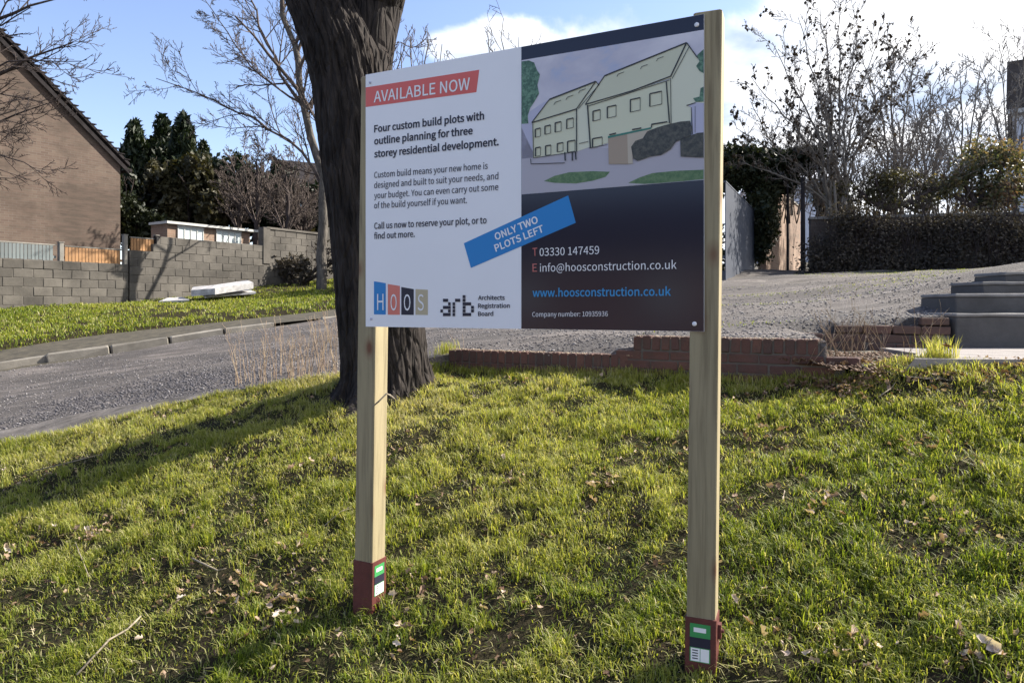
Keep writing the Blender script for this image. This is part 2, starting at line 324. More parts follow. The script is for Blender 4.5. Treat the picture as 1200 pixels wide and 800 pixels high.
def woodmat(name, base, dark, knots=True, grain=42, rough=.75):
    m, t, b = new_mat(name); v = coord(t, 'Object', (1, 1, .045)); n = nz_node(t, v, grain, 6, .6, .4); o = coord(t, 'Object', (1, 1, .55)); n2 = nz_node(t, o, 2.2, 4)
    c = ramp(t, n, [(.34, dark), (.50, base), (.62, tuple(x * 1.15 for x in base)), (.7, base)]); c = mixc(t, ramp(t, n2, [(.4, (0, 0, 0)), (.7, (.55, .55, .55))]), c, tuple(x * .78 for x in base))
    if knots:
        vo = t.nodes.new('ShaderNodeTexVoronoi'); vo.inputs['Scale'].default_value = 5.2; t.links.new(o, vo.inputs['Vector'])
        k = ramp(t, vo.outputs['Distance'], [(.05, (1, 1, 1)), (.12, (.35, .35, .35)), (.2, (0, 0, 0))]); c = mixc(t, k, c, (.16, .07, .035))
    c, _ = rnd_obj(t, .85, 1.1, c); t.links.new(c, b.inputs['Base Color']); b.inputs['Roughness'].default_value = rough; bump(t, b, n, .35, .004); return m
M['post'] = woodmat('treated_pine', (.33, .275, .16), (.20, .16, .09)); M['slat'] = woodmat('orange_slat', (.36, .19, .08), (.18, .085, .04), False, 10); M['greyslat'] = woodmat('grey_slat', (.15, .175, .18), (.10, .115, .12), False, 10); M['twig'] = woodmat('dry_twig', (.30, .25, .18), (.14, .11, .08), False, 30)
M['concretepost'] = M['paleblock']
M['socket'] = flat('red_oxide_paint', (.105, .026, .022), .6, .25, 14, .2)
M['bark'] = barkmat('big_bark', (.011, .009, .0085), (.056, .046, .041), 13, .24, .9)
M['birch'] = barkmat('grey_bark', (.05, .044, .04), (.18, .162, .14), 9, .35, .4)
M['branch'] = barkmat('branch_bark', (.07, .055, .05), (.15, .12, .105), 12, .3, 0); M['hazetwig'] = barkmat('hazed_twig_bark', (.17, .15, .13), (.31, .275, .24), 12, .3, 0); M['darkbranch'] = barkmat('dark_branch_bark', (.035, .028, .026), (.09, .07, .065), 12, .3, 0); M['palebranch'] = barkmat('pale_branch_bark', (.13, .115, .098), (.26, .235, .205), 12, .3, 0)  # twigs at the right: backlit haze put into a paler bark colour
M['grass'] = leafmat('grass_blades', [(.050, .082, .014), (.118, .168, .020), (.22, .255, .038), (.34, .335, .095), (.50, .45, .28)], .44)
M['cypress'] = leafmat('cypress_leaves', [(.008, .014, .006), (.016, .027, .010), (.035, .046, .014)], .12); M['olive'] = leafmat('olive_leaves', [(.03, .03, .014), (.06, .056, .028), (.10, .085, .045)], .2)
M['ivy'] = leafmat('ivy_leaves', [(.012, .018, .008), (.025, .032, .014), (.05, .05, .022)], .15); M['hedge'] = leafmat('hedge_leaves', [(.045, .04, .034), (.075, .064, .052), (.11, .088, .065)], .12, .9)
M['redleaf'] = leafmat('reddish_leaves', [(.04, .05, .025), (.09, .10, .055), (.20, .15, .10), (.30, .12, .08)], .3, .3); M['dryleaf'] = leafmat('hanging_dry_leaves', [(.03, .022, .016), (.055, .04, .028)], .15)
M['litter'] = leafmat('dead_leaves', [(.09, .05, .03), (.20, .125, .08), (.36, .26, .19), (.60, .50, .43)], .2, .7); M['stalk'] = leafmat('dry_stalks', [(.22, .15, .11), (.36, .27, .20), (.48, .40, .28)], .25)
M['stone'] = leafmat('loose_stones', [(.07, .065, .07), (.16, .15, .155), (.32, .30, .29)], 0, .85)
M['poly'] = flat('white_foam', (.42, .41, .41), .8, .4, 6, .3)

# ------------------------------------------------------------------ ground sheets (structure)
def grid_sheet(name, xs, y0f, y1f, ny, zf, mat, dz=0, pw=1.0, kind='structure', skirt=0):
    xs = np.asarray(xs, float); t = np.linspace(0, 1, ny) ** pw
    Y0 = y0f(xs); Y1 = y1f(xs); X = np.repeat(xs[:, None], ny, 1); Y = Y0[:, None] * (1 - t) + Y1[:, None] * t
    Z = zf(X, Y) + dz; Z[:, 0] -= skirt; V = np.stack([X, Y, Z], -1).reshape(-1, 3); nx = len(xs)
    i = np.arange(nx - 1)[:, None] * ny; j = np.arange(ny - 1)[None]; a = (i + j).ravel(); Q = np.stack([a, a + ny, a + ny + 1, a + 1], -1)
    o = obj(name, V, Q, mat, None, True); return tag(o, kind=kind)
def far_z(X, Y):
    r = np.sqrt(X ** 2 + Y ** 2); w = np.clip((r - 25) / 45, 0, 1); w = w * w * (3 - 2 * w)
    z = back(np.clip(X, -40, 40), np.clip(Y, -12, 60)); return z * (1 - w) + w * (3.0 + .9 * vn1(X * .01, Y * .01))
def ground_z(X, Y):
    e = yedge(X); w = np.clip((Y - e - .10) / .2, 0, 1)
    nb = bank(np.clip(X, -11, 9), np.clip(Y, -2, 7)); near = np.minimum(nb, back(X, Y) + 9 * (Y < e))
    z = near * (1 - w) + back(X, Y) * w; r = np.sqrt(X ** 2 + Y ** 2); q = np.clip((r - 25) / 30, 0, 1)
    inb = (X > 2.15) & (X < 9) & (Y > e + .1) & (Y < 6.3); z = np.where(inb, np.minimum(z, .93), z); inb2 = (X > 3.6) & (X < 9) & (Y > 6.2) & (Y < 7.6); z = np.where(inb2, np.minimum(z, 1.0), z)
    return z * (1 - q) + far_z(X, Y) * q - .07
def axis(lo, hi, d, far, g=1.25):
    a = list(np.arange(lo, hi + 1e-6, d)); s = d; v = lo; l = []
    while v > -far: s *= g; v -= s; l.append(v)
    s = d; v = hi; h = []
    while v < far: s *= g; v += s; h.append(v)
    return np.array(l[::-1] + a + h)
gx = axis(-12, 10, .22, 2500); gy = axis(-2, 26, .22, 2500)
X, Y = np.meshgrid(gx, gy, indexing='ij'); Z = ground_z(X, Y); V = np.stack([X, Y, Z], -1).reshape(-1, 3); ny = len(gy)
a = (np.arange(len(gx) - 1)[:, None] * ny + np.arange(ny - 1)[None]).ravel()
tag(obj('ground', V, np.stack([a, a + ny, a + ny + 1, a + 1], -1), M['soil'], None, True), kind='structure')
lawn_xs = np.concatenate([np.arange(-9, -4.5, .15), np.arange(-4.5, 4.5, .045), np.arange(4.5, 8.01, .15)])
grid_sheet('lawn', lawn_xs, lambda x: np.full_like(x, -1.0), lambda x: yedge(x) + np.where(x < -.6, .06, -.02), 160, lawn_z, M['lawn'], 0, .7)
KX = lambda s: None
# kerb line from pixels (top front edge)
kp = [P(*e) for e in [(-330, 470, 9.3), (-150, 445, 10.3), (0, 422, 11.5), (147, 402, 12.5), (245, 387, 13.3), (330, 377, 14), (406, 369, 14.8)]]
kx = np.array([-40] + [p.x for p in kp] + [-1.2]); ky = np.array([7.0] + [p.y for p in kp] + [16.6]); kz = np.array([-2.0] + [p.z for p in kp] + [1.45])
def kerb_y(X): return np.interp(X, kx, ky)
def kerb_zt(X): return np.interp(X, kx, kz)
def road_y1(X):
    X = np.asarray(X); return np.where(X < -1.2, kerb_y(X) + .05, np.interp(X, [-1.2, 0, 30], [16.6, 20, 20]))
def road_y0(X):
    X = np.asarray(X); return np.where(X < 2.20, yedge(X) + .05, np.interp(X, [2.20, 2.36, 2.39, 3.62, 3.66, 30], [5.06, 6.44, 6.46, 6.11, 6.10, 6.1]))
rxs = np.concatenate([np.arange(-16, -6, .3), np.arange(-6, 2.1, .07), [2.1, 2.15, 2.2, 2.24, 2.28, 2.32, 2.36], np.arange(2.4, 3.6, .07), [3.62, 3.66], np.arange(3.7, 14, .12)])
grid_sheet('road', rxs, road_y0, road_y1, 130, road_z, M['road'], 0.0, 1.5, skirt=.35)
grid_sheet('tarmac_strip', np.arange(-12, -2.7, .1), lambda x: yedge(x) - .02, lambda x: yedge(x) + .05 + np.clip((-2.7 - x) * .6, 0, .75) + .22 * (vn1.fbm(x * 2.5, x * 0 + 4, 4) - .5), 14, road_z, M['pavement'], .008)
# pavement strip and grass verge behind the kerb
vx = np.arange(-16, -1.15, .15)
def pav_z(X, Y):
    t = np.clip((Y - kerb_y(X) - .14) / 2.0, 0, 1); return kerb_zt(X) - .012 + t * .01
grid_sheet('pavement', vx, lambda x: kerb_y(x) + .14, lambda x: kerb_y(x) + 2.15, 8, pav_z, M['pavement'])
WD = Vector((.54, .84, 0)).normalized(); WN = Vector((WD.y, -WD.x, 0)); W0 = Vector((-12.35, 17.5, 0)); WROT = math.atan2(WD.y, WD.x)
def wall_y(X): return W0.y + (np.asarray(X) - W0.x) * WD.y / WD.x
def verge_z(X, Y):
    p0 = kerb_y(X) + 2.1; z0 = kerb_zt(X) + .01; t = np.clip((Y - p0) / .8, 0, 1); t = t * t * (3 - 2 * t)
    return z0 * (1 - t) + back(X, Y) * t + .05 * (vn1.fbm(X * 1.1, Y * 1.1, 3) - .5)
grid_sheet('verge', vx, lambda x: kerb_y(x) + 2.1, lambda x: np.maximum(np.minimum(wall_y(x) + .1, 32), kerb_y(x) + 2.9), 60, verge_z, M['verge'])
# kerb stones, one by one
kerb = tag(obj('kerb', [P(-330, 470, 9.3) - Vector((0, 0, .3)), P(-330, 470, 9.3) + Vector((.1, .1, -.3)), P(-330, 470, 9.3) + Vector((0, .2, -.3))], [(0, 1, 2)], M['kerb']), kind='structure')
ks = [rough_block('kerb_stone', .905, .13, .26, M['kerb'], k, .012, .02) for k in range(4)]
rg = random.Random(5); x = -14.0; i = 0
while x < -1.9:
    x2 = x
    for _ in range(60):
        x2 += .02
        if math.hypot(x2 - x, float(kerb_y(x2) - kerb_y(x))) > .915: break
    mx_, y_, z_ = (x + x2) / 2, float(kerb_y((x + x2) / 2)), float(kerb_zt((x + x2) / 2))
    a = math.atan2(float(kerb_y(x2) - kerb_y(x)), x2 - x); sl = math.atan2(float(kerb_zt(x2) - kerb_zt(x)), .915)
    if not (i % 7 == 5): piece('kerb_stone', ks[i % 4], kerb, (mx_, y_ + .07, z_ - .13 - (.03 if i % 5 == 2 else 0)), a + rg.uniform(-.03, .03), (1, 1, 1), rg.uniform(-.06, .06), -sl)
    x = x2; i += 1

# ------------------------------------------------------------------ the sign
BL = Vector((-.698, 3.46, 1.278)); BU = Vector((1.424, -.718, 0)).normalized(); BN = Vector((BU.y, -BU.x, 0)); BW, BH = 1.595, 1.20
if BN.y > 0: BN = -BN
def bp(px, py):
    d = Vector(((px - 600) / F, 1, (HY - py) / F)); o = Vector((0, 0, CZ)); t = (BL - o).dot(BN) / d.dot(BN); h = o + d * t - BL
    return h.dot(BU), h.z
def bw(u, v, off=0): return BL + BU * u + Vector((0, 0, v)) + BN * off
def printmat(name, col, rough=.34, var=.03):
    m, t, b = new_mat(name); v = coord(t); n = nz_node(t, v, 3, 4); t.links.new(ramp(t, n, [(.3, tuple(x * (1 - var) for x in col)), (.7, col)]), b.inputs['Base Color'])
    b.inputs['Roughness'].default_value = rough; b.inputs['Specular IOR Level'].default_value = .22; return m
PM = {k: printmat('print_' + k, c, r) for k, (c, r) in dict(white=((.87, .87, .88), .35), navy=((.014, .014, .03), .3), red=((.72, .15, .13), .35), blue=((.03, .24, .58), .3), ink=((.03, .03, .05), .35), paper=((.85, .85, .86), .35),
      pink=((.62, .20, .18), .35), webblue=((.05, .30, .60), .3), sand=((.52, .45, .30), .35), coral=((.72, .22, .17), .35), wall=((.66, .67, .49), .35), roof=((.61, .62, .46), .35), gable=((.69, .70, .54), .35), line=((.04, .045, .05), .35),
      pavement=((.46, .44, .48), .35), fence=((.40, .32, .24), .35), fencelight=((.52, .46, .36), .35), teal=((.06, .22, .17), .35), hedge=((.03, .035, .025), .35), tree=((.07, .15, .08), .35), lilac=((.50, .50, .62), .35), lawn=((.09, .17, .07), .35)).items()}
def skyprint():
    m, t, b = new_mat('print_sky'); n = nz_node(t, coord(t, 'Object', (1, 1, 1.6)), 2.6, 6, .6, .5)
    t.links.new(ramp(t, n, [(.34, (.36, .44, .62)), (.44, (.52, .50, .57)), (.68, (.70, .67, .70))]), b.inputs['Base Color']); b.inputs['Roughness'].default_value = .3; return m
PM['sky'] = skyprint(); _b = PM['navy'].node_tree.nodes['Principled BSDF']; _b.inputs['Specular IOR Level'].default_value = .42; _b.inputs['Roughness'].default_value = .14
def leafprint(name, c1, c2):
    m, t, b = new_mat(name); n = nz_node(t, coord(t), 60, 4, .7); t.links.new(ramp(t, n, [(.4, c1), (.62, c2)]), b.inputs['Base Color']); b.inputs['Roughness'].default_value = .35; return m
PM['tree'] = leafprint('print_tree', (.03, .09, .05), (.14, .27, .16)); PM['hedge'] = leafprint('print_hedge', (.02, .022, .016), (.09, .085, .06)); PM['lawn'] = leafprint('print_lawn', (.06, .14, .05), (.13, .22, .09))
sign = thing('site_sign', (0.0, 3.1, 0.0), 'large white and navy plot sales board on two timber posts in the grass', 'sign')
m = MB(); V = [bw(u, v, o) for o in (-.004, 0) for (u, v) in ((0, 0), (BW, 0), (BW, BH), (0, BH))]; m.add(V, CF); board = m.build('board', PM['white'], sign)
def poly(name, pts, mat, lvl=1, px=True, parent=None, z4=None):
    if z4: pts = [(z4[0] + x / z4[2], z4[1] + y / z4[3 if len(z4) > 3 else 2]) for x, y in pts]
    uv = [bp(*p) for p in pts] if px else pts; uv = [(min(max(u, .0008), BW - .0008), min(max(v, .0008), BH - .0008)) for u, v in uv]
    return obj(name, [bw(u, v, .0006 * lvl) for u, v in uv], [tuple(range(len(uv)))], mat, parent or sign)
us = bp(611, 200)[0]
poly('navy_panel', [(us, 0), (BW, 0), (BW, BH), (us, BH)], PM['navy'], 1, False)
pic = poly('picture', [(611.3, 71), (826, 35), (825, 211), (611.3, 228)], PM['sky'], 2)
Z4 = (600, 0, 4)
def zp(name, pts, mat, lvl): return poly(name, pts, mat, lvl, True, pic, Z4)
zp('printed_paving', [(46, 600), (110, 735), (380, 690), (560, 700), (700, 690), (850, 640), (903, 640), (899, 843), (46, 910)], PM['pavement'], 3)
zp('printed_tree', [(46, 290), (80, 285), (105, 295), (118, 330), (132, 350), (120, 400), (128, 440), (105, 480), (85, 510), (75, 545), (78, 580), (46, 582)], PM['tree'], 4)
zp('printed_outbuilding', [(75, 530), (150, 480), (175, 472), (100, 575), (100, 740), (46, 745), (46, 582), (80, 580)], PM['lilac'], 3)
zp('printed_wall', [(95, 577), (305, 513), (305, 712), (100, 742)], PM['wall'], 4); zp('printed_roof', [(95, 575), (178, 468), (395, 384), (305, 513)], PM['roof'], 5)
zp('printed_gable', [(305, 512), (394, 384), (408, 402), (352, 490), (366, 690), (305, 711)], PM['gable'], 4)
zp('printed_wall', [(352, 492), (745, 372), (742, 582), (560, 640), (366, 696)], PM['wall'], 5); zp('printed_roof', [(346, 492), (436, 358), (820, 203), (745, 368)], PM['roof'], 6)
zp('printed_gable', [(745, 366), (821, 203), (862, 262), (905, 320), (905, 485), (842, 492), (840, 575), (742, 581)], PM['gable'], 5)
zp('printed_tree', [(868, 262), (905, 232), (905, 345), (880, 335), (864, 312), (880, 290)], PM['tree'], 7); zp('printed_tree', [(850, 462), (880, 455), (885, 415), (905, 408), (905, 478), (862, 480)], PM['tree'], 7)
zp('printed_outbuilding', [(822, 497), (862, 482), (905, 484), (905, 632), (848, 634), (842, 505)], PM['lilac'], 7)
zp('printed_fence', [(452, 648), (542, 628), (546, 770), (455, 770)], PM['fence'], 8); zp('printed_fence', [(542, 628), (655, 602), (640, 650), (565, 700), (568, 768), (546, 770)], PM['fencelight'], 8); zp('printed_trim', [(452, 640), (655, 598), (655, 606), (452, 650)], PM['teal'], 9)
zp('printed_hedge', [(560, 690), (580, 662), (615, 650), (635, 618), (680, 600), (720, 588), (790, 572), (836, 568), (846, 600), (840, 640), (770, 665), (745, 700), (700, 728), (650, 735), (590, 756), (570, 745)], PM['hedge'], 9)
zp('printed_hedge', [(790, 655), (830, 640), (870, 625), (903, 622), (903, 740), (850, 738), (792, 735)], PM['hedge'], 9)
Z5 = (600, 200, 4)
for pts in ([(150, 50), (200, 25), (270, 8), (380, 3), (460, 6), (440, 30), (380, 48), (300, 61), (200, 58)], [(545, 58), (600, 32), (660, 12), (760, 2), (899, -4), (899, 40), (800, 50), (700, 58), (620, 63)]): poly('printed_grass', pts, PM['lawn'], 4, True, pic, Z5)
lm = MB()
def ln(x0, y0, x1, y1, w=1.6):
    dx, dy = x1 - x0, y1 - y0; L = math.hypot(dx, dy); nx, ny_ = -dy / L * w, dx / L * w
    uv = [bp(600 + a / 4, b / 4) for a, b in ((x0 + nx, y0 + ny_), (x1 + nx, y1 + ny_), (x1 - nx, y1 - ny_), (x0 - nx, y0 - ny_))]; lm.add([bw(min(u, BW - .001), v, .0062) for u, v in uv], [(0, 1, 2, 3)])
for L_ in [(95, 577, 305, 513, 2.5), (95, 577, 178, 468, 2), (178, 468, 395, 384, 3), (395, 384, 410, 402, 2), (395, 384, 305, 512, 2), (305, 512, 305, 712, 2.4), (100, 577, 104, 742), (313, 512, 408, 402, 1.3), (436, 358, 820, 203, 3), (346, 492, 436, 358, 2), (346, 492, 560, 430, 2.5), (560, 430, 745, 360, 2.5), (358, 500, 740, 378, 1.5), (820, 203, 745, 362, 3), (832, 222, 752, 372, 1.5), (820, 203, 872, 275, 2.5),
    (725, 385, 740, 580, 3), (745, 370, 748, 582, 1.5), (356, 495, 370, 694, 3), (366, 696, 450, 680, 1.2), (104, 742, 305, 712, 1.2), (316, 675, 360, 665, 1.3), (90, 745, 92, 770), (92, 770, 250, 765), (250, 715, 252, 755, 3), (285, 715, 285, 755, 3), (300, 712, 302, 750, 3), (565, 610, 608, 602, 3), (655, 600, 657, 585, 2.5), (655, 585, 730, 573, 3), (458, 634, 490, 626, 3), (842, 505, 848, 632, 1.5), (820, 497, 862, 484, 2), (860, 500, 860, 625, 1)]: ln(*L_)
for (x0, y0, x1, y1, s) in [(382, 524, 416, 570, -8), (449, 504, 490, 556, -9), (557, 470, 603, 528, -10), (648, 442, 704, 502, -12), (112, 608, 136, 646, -6), (157, 594, 183, 632, -6), (205, 578, 233, 622, -6), (259, 562, 290, 606, -7), (113, 695, 136, 735, -4), (215, 675, 242, 714, -5), (263, 665, 298, 716, -6), (380, 652, 425, 692, -8), (160, 686, 185, 730, -4)]:
    ln(x0, y0, x1, y0 + s, 2.6); ln(x0, y1, x1, y1 + s, 1.2); ln(x0, y0, x0, y1, 2.8); ln(x1, y0 + s, x1, y1 + s, 1.2)
    lm2 = None
for (x, y) in [(205, 482), (262, 458), (320, 428), (500, 350), (610, 315), (685, 278)]: ln(x, y, x + 28, y - 10, 1.2); ln(x, y, x - 6, y + 12, 1.2)
lm.build('printed_lines', PM['line'], pic)
def fz(name, pts, mat, lvl, z): return poly(name, pts, mat, lvl, True, None, z)
poly('red_banner', [(428, 102.8), (428, 125.8), (558.3, 108.3), (561.7, 82)], PM['red'], 1)
poly('blue_banner', [(543.7, 285.1), (552, 314), (674.9, 261.1), (666, 229.1)], PM['blue'], 2)
for pts, c in (([(438.3, 329.5), (438.3, 368.3), (452.2, 368.5), (452.2, 331.7)], 'blue'), ([(454.5, 332.8), (454.5, 368.7), (468.7, 368.8), (468.7, 335)], 'coral'), ([(470.3, 336.2), (470.3, 368.8), (485, 369), (485, 338.7)], 'ink'), ([(487, 338.7), (487, 368.8), (501.5, 369), (501.5, 339.5)], 'sand')): poly('logo_tile', pts, PM[c], 1)
dg = bpy.context.evaluated_depsgraph_get()
try:
    import os
    FONT = bpy.data.fonts.load(os.path.join(bpy.utils.system_resource('DATAFILES'), 'fonts', 'Noto Sans CJK Regular.woff2'))   # ships with Blender
except Exception:
    FONT = None
def text_mesh(body, bold):
    cu = bpy.data.curves.new('t', 'FONT')
    if FONT: cu.font = FONT
    cu.body = body; cu.offset = bold; cu.resolution_u = 3; cu.fill_mode = 'FRONT'
    o = bpy.data.objects.new('t', cu); COL.objects.link(o); bpy.context.view_layer.update(); d = bpy.context.evaluated_depsgraph_get(); me = bpy.data.meshes.new_from_object(o.evaluated_get(d))
    V = [v.co.copy() for v in me.vertices]; Fs = [tuple(p.vertices) for p in me.polygons]; bpy.data.objects.remove(o); bpy.data.curves.remove(cu); bpy.data.meshes.remove(me); return V, Fs
CAP = max(v.y for v in text_mesh('H', 0)[0])
def text(body, p0, p1, cap_px, mat, bold=0.0, lvl=4, name='lettering', parent=None):
    V, Fs = text_mesh(body, bold); a = Vector(bp(*p0)); b = Vector(bp(*p1)); t = Vector(bp(p0[0], p0[1] - cap_px)); d = (b - a); L = d.length; d.normalize(); n = Vector((-d.y, d.x)); hh = abs((t - a).dot(n))
    x0 = min(v.x for v in V); x1 = max(v.x for v in V); W = []
    for v in V: q = a + d * ((v.x - x0) / (x1 - x0) * L) + n * (v.y / CAP * hh); W.append(bw(q.x, q.y, .0006 * lvl))
    return obj(name, W, Fs, mat, parent or sign)
text('AVAILABLE NOW', (438.3, 120.3), (550.8, 105), 12.6, PM['paper'], .004)
for s_, a_, b_ in (('Four custom build plots with', (438.7, 155.3), (567.5, 140)), ('outline planning for three', (438.7, 169.6), (554.2, 157.3)), ('storey residential development.', (438.7, 184.7), (584.7, 170.3))): text(s_, a_, b_, 7.9, PM['ink'], .010)
for s_, a_, b_ in (('Custom build means your new home is', (438.7, 208.7), (571.7, 198)), ('designed and built to suit your needs, and', (438.7, 220.6), (584.2, 210)), ('your budget. You can even carry out some', (438.7, 232.8), (584.2, 222.8)), ('of the build yourself if you want.', (438.7, 244.4), (547.5, 238))): text(s_, a_, b_, 6.9, PM['ink'], .002)
text('Call us now to reserve your plot, or to', (438.7, 268.3), (570.5, 261.7), 7, PM['ink'], .006); text('find out more.', (438.7, 280), (486.3, 277.6), 7, PM['ink'], .006)
for ch, x0, x1, y1 in (('H', 442.3, 449.8, 363.3), ('O', 458, 465.2, 363.5), ('O', 473.7, 481.3, 363.6), ('S', 489.8, 497, 363.7)): text(ch, (x0, y1), (x1, y1), 19 if ch == 'H' else 18.6, PM['paper'], .0)
text('Architects', (560.5, 351.3), (591.7, 351.2), 4.9, PM['ink'], .008); text('Registration', (560.5, 360.7), (597.7, 360.5), 4.9, PM['ink'], .008); text('Board', (560.5, 370.1), (578.3, 369.9), 4.9, PM['ink'], .008)
am = MB()
def dots(rows, x0, y0, cw, ch):
    for r, row in enumerate(rows):
        for c, k in enumerate(row):
            if k == 'X': am.add([bw(*bp(px, py), .0024) for px, py in ((x0 + c * cw, y0 + r * ch + .4), (x0 + c * cw, y0 + r * ch + ch - .1), (x0 + c * cw + cw, y0 + r * ch + ch - .1), (x0 + c * cw + cw, y0 + r * ch + .4))], [(0, 1, 2, 3)])
dots([' XX ', '   X', ' XXX', 'X  X', ' XXX'], 516.4, 349.6, 3.0, 4.15); dots([' XX', 'X  ', 'X  ', 'X  ', 'X  '], 530.6, 349.6, 3.0, 4.15); dots(['X   ', 'X   ', 'XXX ', 'X  X', 'X  X', 'XXX '], 542.4, 345.4, 3.3, 4.15)
am.build('logo_dots', PM['ink'], sign)
text('ONLY TWO', (581.3, 281.6), (631.3, 260.7), 8.4, PM['paper'], .009); text('PLOTS LEFT', (581.3, 294.9), (638, 271.3), 8.4, PM['paper'], .009)
text('T', (624.4, 300), (630, 299.6), 9.2, PM['pink'], .0); text('03330 147459', (632.6, 300), (702.4, 297.6), 9.0, PM['paper'], .0)
text('E', (624.4, 318.4), (629.6, 318.2), 9.2, PM['pink'], .0); text('info@hoosconstruction.co.uk', (633, 318.4), (793, 315), 9, PM['paper'], .0)
text('www.hoosconstruction.co.uk', (624.4, 347.6), (786.4, 346.2), 9, PM['webblue'], .006); text('Company number: 10935936', (624, 371), (712.6, 370.4), 5.4, PM['paper'], .0)
for px, py, rr in ((434, 97, .006), (435.3, 373.5, .006), (816.7, 29.6, .009), (814, 379.4, .009)):
    u, v = bp(px, py); ms = MB(); ms.tube([bw(u, v, .0), bw(u, v, .004), bw(u, v, .006)], [rr, rr, rr * .6], 12); ms.build('screw_cap', PM['lilac'] if px < 500 else PM['paper'], sign, True)
# posts and their metal sockets
def post_at(u0, width, rot, ztop, zbot, lean, name='post'):
    c0 = bw(u0, 0, -.0045); U = Matrix.Rotation(rot, 3, 'Z') @ BU; Nn = Matrix.Rotation(rot, 3, 'Z') @ BN; c0 = Vector((c0.x, c0.y, 0)); H = 0.0
    def ring(z, grow=0.0, cham=.004):
        s = lean * (BH / 2 + BL.z - z) * -1; o = c0 + U * s + Vector((0, 0, z)); w = width; g = grow; c = cham
        loc = [(-g + c, g), (w + g - c, g), (w + g, g - c), (w + g, -w - g + c), (w + g - c, -w - g), (-g + c, -w - g), (-g, -w - g + c), (-g, g - c)]
        return [o + U * a + Nn * b for a, b in loc]
    return ring, U, Nn, c0
def build_post(u0, width, rot, ztop, zbot, lean, sock, label_side, seed):
    ring, U, Nn, c0 = post_at(u0, width, rot, ztop, zbot, lean); zs = list(np.linspace(zbot, ztop - .004, 16)); V = []; Fs = []
    for z in zs: V += ring(z)
    V += ring(ztop, -.004)
    n = len(zs) + 1
    for r in range(n - 1):
        for k in range(8): Fs.append((r * 8 + k, r * 8 + (k + 1) % 8, (r + 1) * 8 + (k + 1) % 8, (r + 1) * 8 + k))
    Fs.append(tuple(range((n - 1) * 8, n * 8))); po = obj('post', V, Fs, M['post'], sign)
    sk = MB(); z0 = zbot - .02; sk.prism(ring(z0, .005), ring(sock, .005)); so = sk.build('post_socket', M['socket'], sign)
    # product sticker on one face (its small print is only blurred bars in the photograph)
    zm0, zm1 = sock - .165, sock - .02
    def sp(a, z, e):
        s = -lean * (BH / 2 + BL.z - z); o = c0 + U * s + Vector((0, 0, z))
        return o + U * a + Nn * (.0055 + e) if label_side == 'front' else o + U * (width + .0055 + e) + Nn * (-a)
    def q(name, a0, a1, f0, f1, mat, lvl):
        z_ = lambda f: zm0 + (zm1 - zm0) * f
        return obj(name, [sp(a0, z_(f0), .0006 * lvl), sp(a1, z_(f0), .0006 * lvl), sp(a1, z_(f1), .0006 * lvl), sp(a0, z_(f1), .0006 * lvl)], [(0, 1, 2, 3)], mat, so)
    q('sticker', .014, width - .016, 0, 1, PM['lawn' if 0 else 'stickgreen'], 1); q('sticker_band', .014, width - .016, .38, .64, PM['ink'], 2); q('sticker_panel', .018, width * .5 - .001, .02, .36, PM['paper'], 2); q('sticker_panel', width * .5 + .001, width - .020, .02, .36, PM['paper'], 2); q('sticker_heading', .028, width - .032, .78, .90, PM['paper'], 2)
    bars = MB()
    for f in (.08, .15, .22, .29):
        z_ = zm0 + (zm1 - zm0) * f; bars.add([sp(.024, z_, .002), sp(width * .5 - .008, z_, .002), sp(width * .5 - .008, z_ + .004, .002), sp(.024, z_ + .004, .002)], [(0, 1, 2, 3)])
    bars.build('sticker_print', PM['ink'], so); 
    cb = MB(); cc = c0 + U * (width + .005) + Nn * (-width * .55) + Vector((0, 0, sock - .06)) - U * lean * (BH / 2 + BL.z - sock)
    if label_side == 'front': cb.tube([cc, cc + U * .022], .007, 8); cb.box(cc + U * .006, .012, .03, .055, math.atan2(U.y, U.x)); cb.build('clamp_bolt', M['socket'], so)
    return ring, U, Nn
PM['stickgreen'] = printmat('print_sticker', (.06, .30, .10), .35)
uL = bp(420.3, 385)[0]; uR = bp(810, 390)[0]
build_post(uL, .105, 0.0, 2.475, -.25, .017, .155, 'side', 1)
ringR, UR, NR = build_post(uR, .106, R(5), 2.492, -.25, .011, .19, 'front', 2)
# short dead twig caught on the left post
m = MB(); a = P(437, 476, 3.40); m.tube([a, P(444, 470, 3.38), P(453, 461, 3.40), P(457, 463, 3.42), P(462, 467, 3.43)], [.003, .004, .004, .006, .005], 6); tag(m.build('caught_twig', M['twig']), 'short dead twig caught across the edge of the left sign post', 'twig')

# ------------------------------------------------------------------ low brick wall at the head of the lawn
A0 = Vector((-.59, 6.7, 0)); A1 = Vector((2.29, 5.0, 0)); AD = (A1 - A0).normalized(); AL = (A1 - A0).length; AROT = math.atan2(AD.y, AD.x); ANb = Vector((-AD.y, AD.x, 0))
def tpx(px):  # distance along the wall for a pixel column
    k = (px - 600) / F; return (k * A0.y - A0.x) / (AD.x - k * AD.y)
lw = thing('low_brick_wall', (A0.x, A0.y, .8), 'low broken red brick wall along the top of the grass bank behind the sign', 'wall')
st_m = [rough_block('brick', .213, .10, .065, M['brick'], 10 + k, .003) for k in range(4)]; so_m = [rough_block('brick', .066, .10, .108, M['brick'], 20 + k, .003) for k in range(4)]
rg = random.Random(8); tA, tB, tC = tpx(742), tpx(962), tpx(990)
def wp(t, z): return A0 + AD * t + ANb * .05 + Vector((0, 0, z))
t = .04
